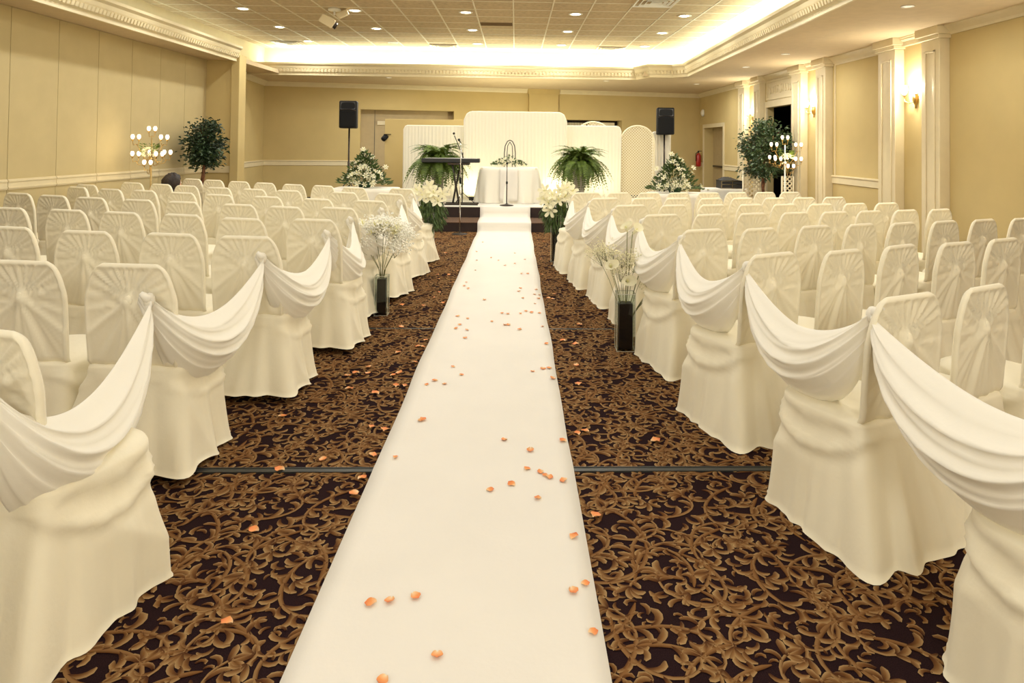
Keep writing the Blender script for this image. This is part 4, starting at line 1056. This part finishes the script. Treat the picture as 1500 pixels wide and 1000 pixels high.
# loudspeakers --------------------------------------------------------
def speaker(x, y, label, l2, top):
    t = thing('speaker_stand', l2, 'speaker stand', (x, y, 0))
    f = MB(); f.tube([(0, 0, .25), (0, 0, top-.56)], .018, 10); f.tube([(0, 0, .25), (0, 0, 1.1)], .024, 10); f.build('pole', M['metal'], t, True)
    for k in range(3):
        a = pi/2+k*2*pi/3; f = MB(); f.tube([(0, 0, .75), (.48*cos(a), .48*sin(a), .015)], .012, 8); f.tube([(0, 0, .28), (.25*cos(a), .25*sin(a), .38)], .008, 6); f.build('leg', M['metal'], t, True)
    s_ = thing('loudspeaker', label, 'loudspeaker', (x, y, top-.58))
    prof = [(-.19, -.15), (.19, -.15), (.15, .15), (-.15, .15)]; m = MB()
    vs = [(px, py, z) for z in (0, .58) for px, py in prof]; m.add(vs, [(0, 1, 2, 3), (7, 6, 5, 4), (0, 4, 5, 1), (1, 5, 6, 2), (2, 6, 7, 3), (3, 7, 4, 0)])
    bevel(m.build('cabinet', M['black'], s_), .03, 4)
    f = MB(); f.box(-.155, .155, -.158, -.148, .04, .36); bevel(f.build('woofer_grille', M['grille'], s_), .02)
    f = MB(); f.grid([[(u*.155, -.152+.04*(1-u*u)*(1-v)*1.0*(v*3 if v < .33 else 1), .40+.15*v) for v in np.linspace(0, 1, 7)] for u in np.linspace(-1, 1, 11)]); f.build('horn', mat('horn_grey', (.06, .06, .065), .4), s_, True)
    f = MB(); f.tube([(-.17, -.153, .37), (-.08, -.158, .395), (0, -.158, .40), (.08, -.158, .395), (.17, -.153, .37)], .008, 6); f.build('horn_rim', M['metal'], s_, True)
speaker(-3.53, 14.6, 'black loudspeaker high on its stand left of the stage', 'black pole stand carrying the left loudspeaker', 2.39)
speaker(3.2, 14.6, 'black loudspeaker high on its stand right of the lattice arch', 'black pole stand carrying the right loudspeaker', 2.33)

# keyboard, microphone stands ----------------------------------------
t = thing('keyboard', 'dark electronic keyboard seen edge-on left of the altar', 'keyboard', (-1.21, 12.95, 1.155))
m = MB(); m.box(-.54, .54, -.15, .15, 0, .075); bevel(m.build('case', M['case'], t), .01)
kw = MB(); kw.box(.001, .019, -.02, .12, .075, .083); kwm = kw.mesh('white_key', M['white'])
for k in range(49): link('white_key', kwm, t, (-.49+k*.02, 0, 0))
t = thing('keyboard_stand', 'dark crossed-leg keyboard stand on the stage', 'stand', (-1.21, 12.95, SZ))
for a, b in (((-.02, -.13), (.12, -.13)), ((.12, .13), (-.02, .13))):
    f = MB(); f.tube([(a[0]+.05, a[1], .79), (b[0]+.05, b[1], .02)], .018, 8); f.build('upright', M['metal'], t, True)
for yy in (-.14, .14):
    f = MB(); f.box(-.05, .35, yy-.02, yy+.02, .75, .785); f.build('support_bar', M['metal'], t)
    f = MB(); f.box(-.10, .52, yy-.025, yy+.025, 0, .03); f.build('foot_bar', M['metal'], t)
def mic(x, y, z0, h, label, boom=None):
    t = thing('microphone_stand', label, 'microphone stand', (x, y, z0))
    f = MB(); f.lathe([(.13, 0), (.13, .012), (.04, .025), (.012, .04)], n=26); f.build('base', M['metal'], t, True)
    f = MB(); f.tube([(0, 0, .03), (0, 0, h*.58)], .011, 8); f.tube([(0, 0, h*.5), (0, 0, h)], .0075, 8); f.build('pole', M['metal'] if boom is None else M['chrome'], t, True)
    f = MB(); f.tube([(0, 0, h*.56), (0, 0, h*.62)], .018, 8); f.build('clutch', M['black'], t, True)
    f = MB(); d = boom or (0, -.04, .06)
    f.tube([(0, 0, h), (d[0], d[1], h+d[2])], .009, 8); f.ball((d[0]*1.05, d[1]*1.05, h+d[2]*1.05), .022, 10); f.build('microphone', M['black'], t, True)
mic(-.91, 11.42, 0, 1.52, 'chrome microphone stand on the carpet before the stage steps', (-.03, -.03, .05))
mic(-.15, 12.68, SZ+.01, .72, 'thin dark microphone stand on the stage centre')
t = thing('microphone_stand', 'dark boom microphone stand behind the keyboard', 'microphone stand', (-1.0, 13.05, SZ))
f = MB(); f.tube([(0, 0, .02), (0, 0, .98)], .010, 8); f.build('pole', M['metal'], t, True)
f = MB(); f.tube([(.04, 0, .82), (-.16, -.05, 1.30)], .008, 8); f.ball((-.17, -.05, 1.34), .024, 10); f.build('boom', M['metal'], t, True)
for k in range(3):
    a = k*2.1; f = MB(); f.tube([(0, 0, .22), (.25*cos(a), .25*sin(a), .01)], .008, 6); f.build('leg', M['metal'], t, True)
# clamp light on the edge of the tan board
t = thing('clamp_light', 'small black spotlight clamped to the edge of the tan partition board', 'spotlight', (-2.88, 15.12, 1.62))
f = MB(); f.lathe([(.03, -.08), (.055, -.06), (.06, .04), (.065, .06), (.05, .06)], n=14, T=Euler((-1.0, 0, -.5)).to_matrix().to_4x4()); f.build('housing', M['black'], t, True)
f = MB(); f.box(-.02, .14, -.01, .012, .07, .085); f.box(-.01, .02, -.02, .05, -.02, .085); f.build('bracket', M['black'], t)
# uplights that light the white drapery from the stage floor
for x in (-.88, .84, 1.75):
    t = thing('uplight', 'small stage uplight '+('behind the altar table, left side' if x < 0 else 'between altar table and right fern' if x < 1 else 'behind the right fern'), 'uplight', (x, 13.95, SZ))
    f = MB(); f.lathe([(.05, 0), (.06, .07), (.05, .07)], n=14); f.build('can', M['black'], t, True)
    f = MB(); f.lathe([(.045, .066), (.001, .068)], n=14); f.build('lens', M['glow'], t, True)
    add_light('uplight_beam', 'AREA', (x, 13.95, SZ+.08), 8 if x < 1 else 5, (1, .90, .52), .08, rot=(pi-.12, 0, 0))
t = thing('uplight', 'floor uplight hidden behind the tall central screen', 'uplight', (.05, 15.3, 0))
f = MB(); f.lathe([(.10, 0), (.12, .18), (.10, .18)], n=16); f.build('can', M['black'], t, True)
f = MB(); f.lathe([(.095, .17), (.001, .172)], n=16); f.build('lens', M['glow'], t, True)
add_light('uplight_beam', 'AREA', (.05, 15.3, .22), 95, (1, .93, .62), .18, rot=(pi-.35, 0, 0))
# fire extinguisher, wall sounder, road case
t = thing('fire_extinguisher', 'red fire extinguisher hanging on the right wall near the far corner', 'extinguisher', (5.13, 19.0, .95))
f = MB(); f.lathe([(.06, 0), (.07, .02), (.07, .30), (.045, .36), (.02, .38)], n=16); f.build('cylinder', M['red'], t, True)
f = MB(); f.tube([(0, 0, .38), (0, 0, .42)], .02, 8); f.box(-.02, .09, -.01, .01, .42, .44); f.build('valve', M['black'], t)
f = MB(); f.tube([(-.02, -.03, .41), (-.09, -.05, .36), (-.085, -.05, .15)], .01, 6); f.build('hose', M['black'], t, True)
t = thing('wall_sounder', 'small round cream alarm sounder on the right wall near the corner', 'alarm', (XR, 18.95, 2.45))
f = MB(); f.lathe([(.10, 0), (.10, .03), (.06, .06), (.001, .065)], n=18, T=Matrix.Rotation(-pi/2, 4, 'Y')); f.build('dome', M['white'], t, True)
t = thing('road_case', 'black and silver equipment case on the low cloth-covered table', 'case', (4.70, 14.85, .604))
m = MB(); m.box(-.24, .24, -.2, .2, 0, .17); bevel(m.build('case_body', M['case'], t), .006)
for z in (.0, .08, .155): f = MB(); f.box(-.245, .245, -.205, -.2, z, z+.018); f.build('metal_edge', M['chrome'], t)
for x in (-.245, -.01, .225): f = MB(); f.box(x, x+.02, -.206, -.2, 0, .173); f.build('metal_edge', M['chrome'], t)
f = MB(); f.grid([[(u*.22, v*.16, .172+.10*(1-u*u)*(1-v*v)*(.7-.3*u)+.01*sin(9*u+7*v)) for v in np.linspace(-1, 1, 8)] for u in np.linspace(-1, 1, 12)]); f.grid([[(u*.22, v*.16, .172) for v in (-1, 1)] for u in (-1, 1)]); o = f.build('folded_bag', M['case'], None, True, (4.66, 14.85, .605)); tag(o, 'dark slumped bag lying on top of the road case', 'bag')

# ================================================================== AISLE VASES
def vase(x, y, w_, h, fill0, fill1, label, rz=.05, foam=False):
    t = thing('glass_vase', label, 'vase', (x, y, 0), rz)
    f = MB(); r = w_/2; g = .005
    f.box(-r, r, -r, r, 0, .012)
    for a in range(4):
        T_ = Matrix.Rotation(a*pi/2, 4, 'Z'); f.box(-r, r-g, -r, -r+g, .012, h, T_)
    f.build('glass_walls', M['glass'], t)
    f = MB(); f.box(-r+.018, r-.018, -r+.018, r-.018, fill0, fill1); bevel(f.build('black_core', M['vase'], t), .003)
    if foam: f = MB(); f.box(-r+.02, r-.02, -r+.02, r-.02, .014, fill0); f.build('green_block', M['foam'], t)
    for sx in (-1, 1):
        for sy in (-1, 1):
            f = MB(); f.box(sx*r-.002, sx*r+.002, sy*r-.002, sy*r+.002, .0, h); f.build('glass_edge', M['edge'], t)
    for nm, a0, a1 in (('glass_foot', 0, .006), ('glass_rim', h-.004, h)):
        f = MB(); o_, i_ = r+.0015, r-.003
        f.grid([[(q*c, q*d, z) for c, d in ((-1, -1), (1, -1), (1, 1), (-1, 1))] for q, z in ((i_, a0), (o_, a0), (o_, a1), (i_, a1))], closed_u=True, closed_v=True)
        f.build(nm, M['edge'], t)
    return t
M['edge'] = mat('pale_glass_edge', (.62, .60, .50), .15)
vase(-1.155, 6.05, .112, .345, .014, .318, 'square glass vase with black core of baby\'s breath, left of aisle')
vase(.825, 5.05, .135, .42, .014, .345, 'square glass vase with black core of calla lilies, right of aisle', -.04)
vase(-1.105, 8.9, .125, .60, .09, .57, 'tall square glass vase with green base block, far left of aisle', .04, True)
vase(.535, 8.85, .125, .60, .014, .57, 'tall square glass vase of lilies at the far right of the aisle', -.04)
def stems_to(t, tips, z0, col='stem', r=.0028):
    for (x, y, z) in tips:
        f = MB(); f.tube([(x*.08, y*.08, z0), (x*.16, y*.16, z0+.25*(z-z0)), (x*.55, y*.55, z0+.65*(z-z0)), (x, y, z)], [r, r, r*.9, r*.8], 6); f.build('stem', M[col], t, True)
def speck_cloud(fn, n, r, seed):
    R = random.Random(seed); m = MB()
    for i in range(n):
        p = Vector(fn(R)); s_ = r*R.uniform(.6, 1.3)
        m.add([p+Vector((s_, 0, 0)), p+Vector((0, s_, 0)), p-Vector((s_, 0, 0)), p-Vector((0, s_, 0)), p+Vector((0, 0, s_)), p-Vector((0, 0, s_))],
              [(0, 1, 4), (1, 2, 4), (2, 3, 4), (3, 0, 4), (1, 0, 5), (2, 1, 5), (3, 2, 5), (0, 3, 5)])
    return m
R = random.Random(77)
# baby's breath, near left
t = thing('flower_bouquet', "tall spray of white baby's breath on thin stems, left of aisle", 'flowers', (-1.155, 6.05, 0))
tips = [(-.20, -.02, .70), (-.13, .02, .74), (-.07, -.05, .76), (0, .03, .78), (.05, -.04, .77), (.12, .02, .74), (.19, 0, .69), (-.16, -.05, .62), (.15, -.06, .60)]
stems_to(t, tips, .32)
f = MB()
for (x, y, z) in tips:
    for k in range(9):
        q = Vector((x+R.gauss(0, .055), y+R.gauss(0, .05), z+R.gauss(0, .035))); f.tube([(x*.75, y*.75, z-.10), tuple(q)], .0012, 4, False)
stuff(f.build('twig_spray', M['stem'], t))
def fn(R):
    x, y, z = R.choice(tips); 
    return (x+R.gauss(0, .05), y+R.gauss(0, .05), z+.02+R.gauss(0, .035))
M['breath'] = mat('white_filler_blossom', (.93, .91, .82), .7)
stuff(speck_cloud(fn, 3000, .0088, 5).build('tiny_blossoms', M['breath'], t))
for k in range(14): link('blossom', LIL[k % 3], t, (R.uniform(-.17, .17), -.06+R.uniform(-.04, .03), R.uniform(.72, .80)), tilt((R.uniform(-.6, .6), -.5, .8)), (.8,)*3)
# callas, near right
t = thing('flower_bouquet', 'loose bouquet of white calla lilies and filler, right of aisle', 'flowers', (.825, 5.05, 0))
cal = [(.06, .05, .86, (.6, -.2, .8)), (-.115, -.03, .62, (-.1, -.9, .6)), (-.005, -.06, .53, (.1, -1, .3)), (.145, 0, .68, (.5, -.2, .8)), (.17, -.02, .40, (.6, -.6, .2)), (.20, .0, .44, (.7, -.4, .3)), (.02, .05, .88, (-.3, -.5, .7))]
stems_to(t, [(a, b, c) for a, b, c, d in cal], .14, 'stem', .004)
for a, b, c, d in cal: link('blossom', CALLA, t, (a, b, c-.02), tilt(d), (.98,)*3)
br2 = [(-.17, 0, .74), (-.10, .03, .70), (-.03, .02, .68), (.08, .03, .66), (.16, .02, .60), (-.22, .0, .71), (.22, .02, .47), (-.05, -.03, .60)]
stems_to(t, br2, .14, 'stem', .002)
f = MB()
for (x, y, z) in br2:
    for k in range(12):
        q = (x+R.gauss(0, .045), y+R.gauss(0, .04), z+R.gauss(0, .035)); f.tube([(x*.8, y*.8, z-.10), q], .001, 4, False)
stuff(f.build('twig_spray', M['stem'], t))
def fn(R):
    x, y, z = R.choice(br2); return (x+R.gauss(0, .045), y+R.gauss(0, .04), z+R.gauss(0, .03))
stuff(speck_cloud(fn, 1100, .0055, 6).build('tiny_blossoms', M['petalw'], t))
# lilies over hanging greenery, far pair
def far_bouquet(x, y, label, seed, heads, dirx):
    t = thing('flower_bouquet', label, 'flowers', (x, y, 0)); R = random.Random(seed)
    stems_to(t, [(a*.8, b*.8, c-.03) for a, b, c in heads], .45, 'stem', .004)
    for i, (a, b, c) in enumerate(heads):
        link('blossom', BIG[i % 2], t, (a, b, c-.03), tilt((a*2+R.uniform(-.3, .3), -.9, .45+R.uniform(-.4, .3))), (1.15,)*3)
    def fn(R):
        a = R.uniform(0, 2*pi); v = R.random(); r = .05+.13*sin(pi*min(1, v*.8+.2))*R.random(); sh = dirx*.13*v*R.random()
        return (r*cos(a)+sh, r*sin(a)*.9, .80-.42*v*(.6+.4*R.random())), (cos(a)*.6+dirx*.3, sin(a)*.6, -1.1)
    stuff(leaf_cloud(fn, 700, .075, seed, .22, .4).build('hanging_greenery', M['green'], t))
    for k in range(8):
        a = R.uniform(0, 2*pi); link('frond', FR[k % 4], t, (0, 0, .74), Euler((0, .7+.3*R.random(), a)), (.46,)*3)
far_bouquet(-1.105, 8.9, 'white lilies over trailing fern greens, far left of aisle', 31, [(-.06, -.06, .87), (.06, -.08, .90), (.17, -.03, .88), (-.15, 0, .92), (.12, -.10, .79), (.0, .03, .97), (.02, -.08, .84)], 1)
far_bouquet(.535, 8.85, 'cascade of large cream lilies over greenery, far right of aisle', 32, [(-.14, -.08, .94), (-.05, -.10, .88), (-.10, -.12, .78), (.05, -.05, .94), (.12, -.05, .97), (.20, 0, .93), (-.08, -.14, .70), (-.16, -.06, .84), (.03, -.1, .82), (.10, -.06, .86)], -.6)

# ================================================================== PERSON kneeling by the left candelabra
def person():
    t = thing('person', 'person with dark bushy hair kneeling behind the left chairs by the candelabra', 'person', (-5.02, 9.72, 0), radians(-20))
    # joints: pelvis, spine, neck; arms; legs (kneeling, leaning forward, facing the stage)
    J = {'pel': (0, 0, .30), 'sp': (0, .08, .45), 'ch': (0, .20, .60), 'nk': (0, .27, .72), 'hd': (0, .29, .80),
         'ls': (-.17, .22, .64), 'le': (-.21, .34, .42), 'lh': (-.14, .50, .30), 'lf': (-.13, .56, .26), 'rs': (.17, .22, .64), 're': (.21, .34, .42), 'rh': (.14, .50, .30), 'rf': (.13, .56, .26),
         'lp': (-.10, 0, .27), 'lk': (-.13, .36, .07), 'la': (-.12, -.05, .06), 'lt': (-.12, -.16, .04), 'rp': (.10, 0, .27), 'rk': (.13, .36, .07), 'ra': (.12, -.05, .06), 'rt': (.12, -.16, .04)}
    E_ = [('pel', 'sp'), ('sp', 'ch'), ('ch', 'nk'), ('nk', 'hd'), ('ch', 'ls'), ('ls', 'le'), ('le', 'lh'), ('lh', 'lf'), ('ch', 'rs'), ('rs', 're'), ('re', 'rh'), ('rh', 'rf'), ('pel', 'lp'), ('lp', 'lk'), ('lk', 'la'), ('la', 'lt'), ('pel', 'rp'), ('rp', 'rk'), ('rk', 'ra'), ('ra', 'rt')]
    rad = dict(pel=.13, sp=.12, ch=.13, nk=.055, hd=.055, ls=.06, le=.042, lh=.028, lf=.03, rs=.06, re=.042, rh=.028, rf=.03, lp=.10, lk=.06, la=.04, lt=.03, rp=.10, rk=.06, ra=.04, rt=.03)
    ks = list(J); me = bpy.data.meshes.new('body'); me.from_pydata([J[k] for k in ks], [(ks.index(a), ks.index(b)) for a, b in E_], [])
    o = link('body', me, t); md = o.modifiers.new('skin', 'SKIN'); sv = me.skin_vertices[0].data
    for i, k in enumerate(ks): sv[i].radius = (rad[k]*(1.25 if k in ('pel', 'ch', 'sp') else 1), rad[k]); sv[i].use_root = (k == 'pel')
    sb = o.modifiers.new('sub', 'SUBSURF'); sb.levels = 2; sb.render_levels = 2; me.materials.append(M['shirt'])
    for sg in (-1, 1):                       # hands with five fingers
        h = MB(); h.ball((sg*.13, .59, .25), .04, 12, (.9, 1.1, .45))
        for q in range(4): h.tube([(sg*.13+(q-1.5)*.019, .61, .25), (sg*.13+(q-1.5)*.021, .655+(.008 if q in (1, 2) else 0), .245), (sg*.13+(q-1.5)*.021, .675+(.01 if q in (1, 2) else 0), .225)], [.009, .008, .006], 6)
        h.tube([(sg*.13-sg*.03, .585, .25), (sg*.13-sg*.058, .615, .245), (sg*.13-sg*.06, .64, .235)], [.010, .009, .007], 6)
        h.build('hand', M['skin'], t, True)
    h = MB(); h.ball((0, .31, .89), .10, 20, (.78, .95, 1.15)); h.tube([(0, .405, .885), (0, .425, .865), (0, .41, .855)], [.010, .014, .010], 8)
    for sg in (-1, 1): h.ball((sg*.08, .31, .88), .022, 8, (.4, .8, 1.2))
    h.build('head', M['skin'], t, True)
    for sg in (-1, 1):
        e = MB(); e.ball((sg*.03, .398, .90), .010, 8); e.build('eye', M['white'], t, True)
    e = MB(); e.tube([(-.022, .402, .832), (0, .408, .83), (.022, .402, .832)], .005, 6); e.build('mouth', M['red'], t, True)
    R = random.Random(4); h = MB(); P = []
    for i in range(15):
        a = pi*i/14; row = []
        for k in range(28):
            b = 2*pi*k/28; r = .135+.012*sin(7*b+4*a)+.008*R.uniform(-1, 1); fr = max(0, sin(b))*smooth(.9, 1.6, a)
            r *= 1-.42*fr
            row.append((r*sin(a)*cos(b)*.98 if i not in (0, 14) else .002*cos(b), .285+r*sin(a)*sin(b)*.9-.015, .905+r*cos(a)*(.98 if a < pi/2 else 1.25)))
        P.append(row)
    h.grid(P, closed_v=True); h.build('hair', M['hair'], t, True)
person()
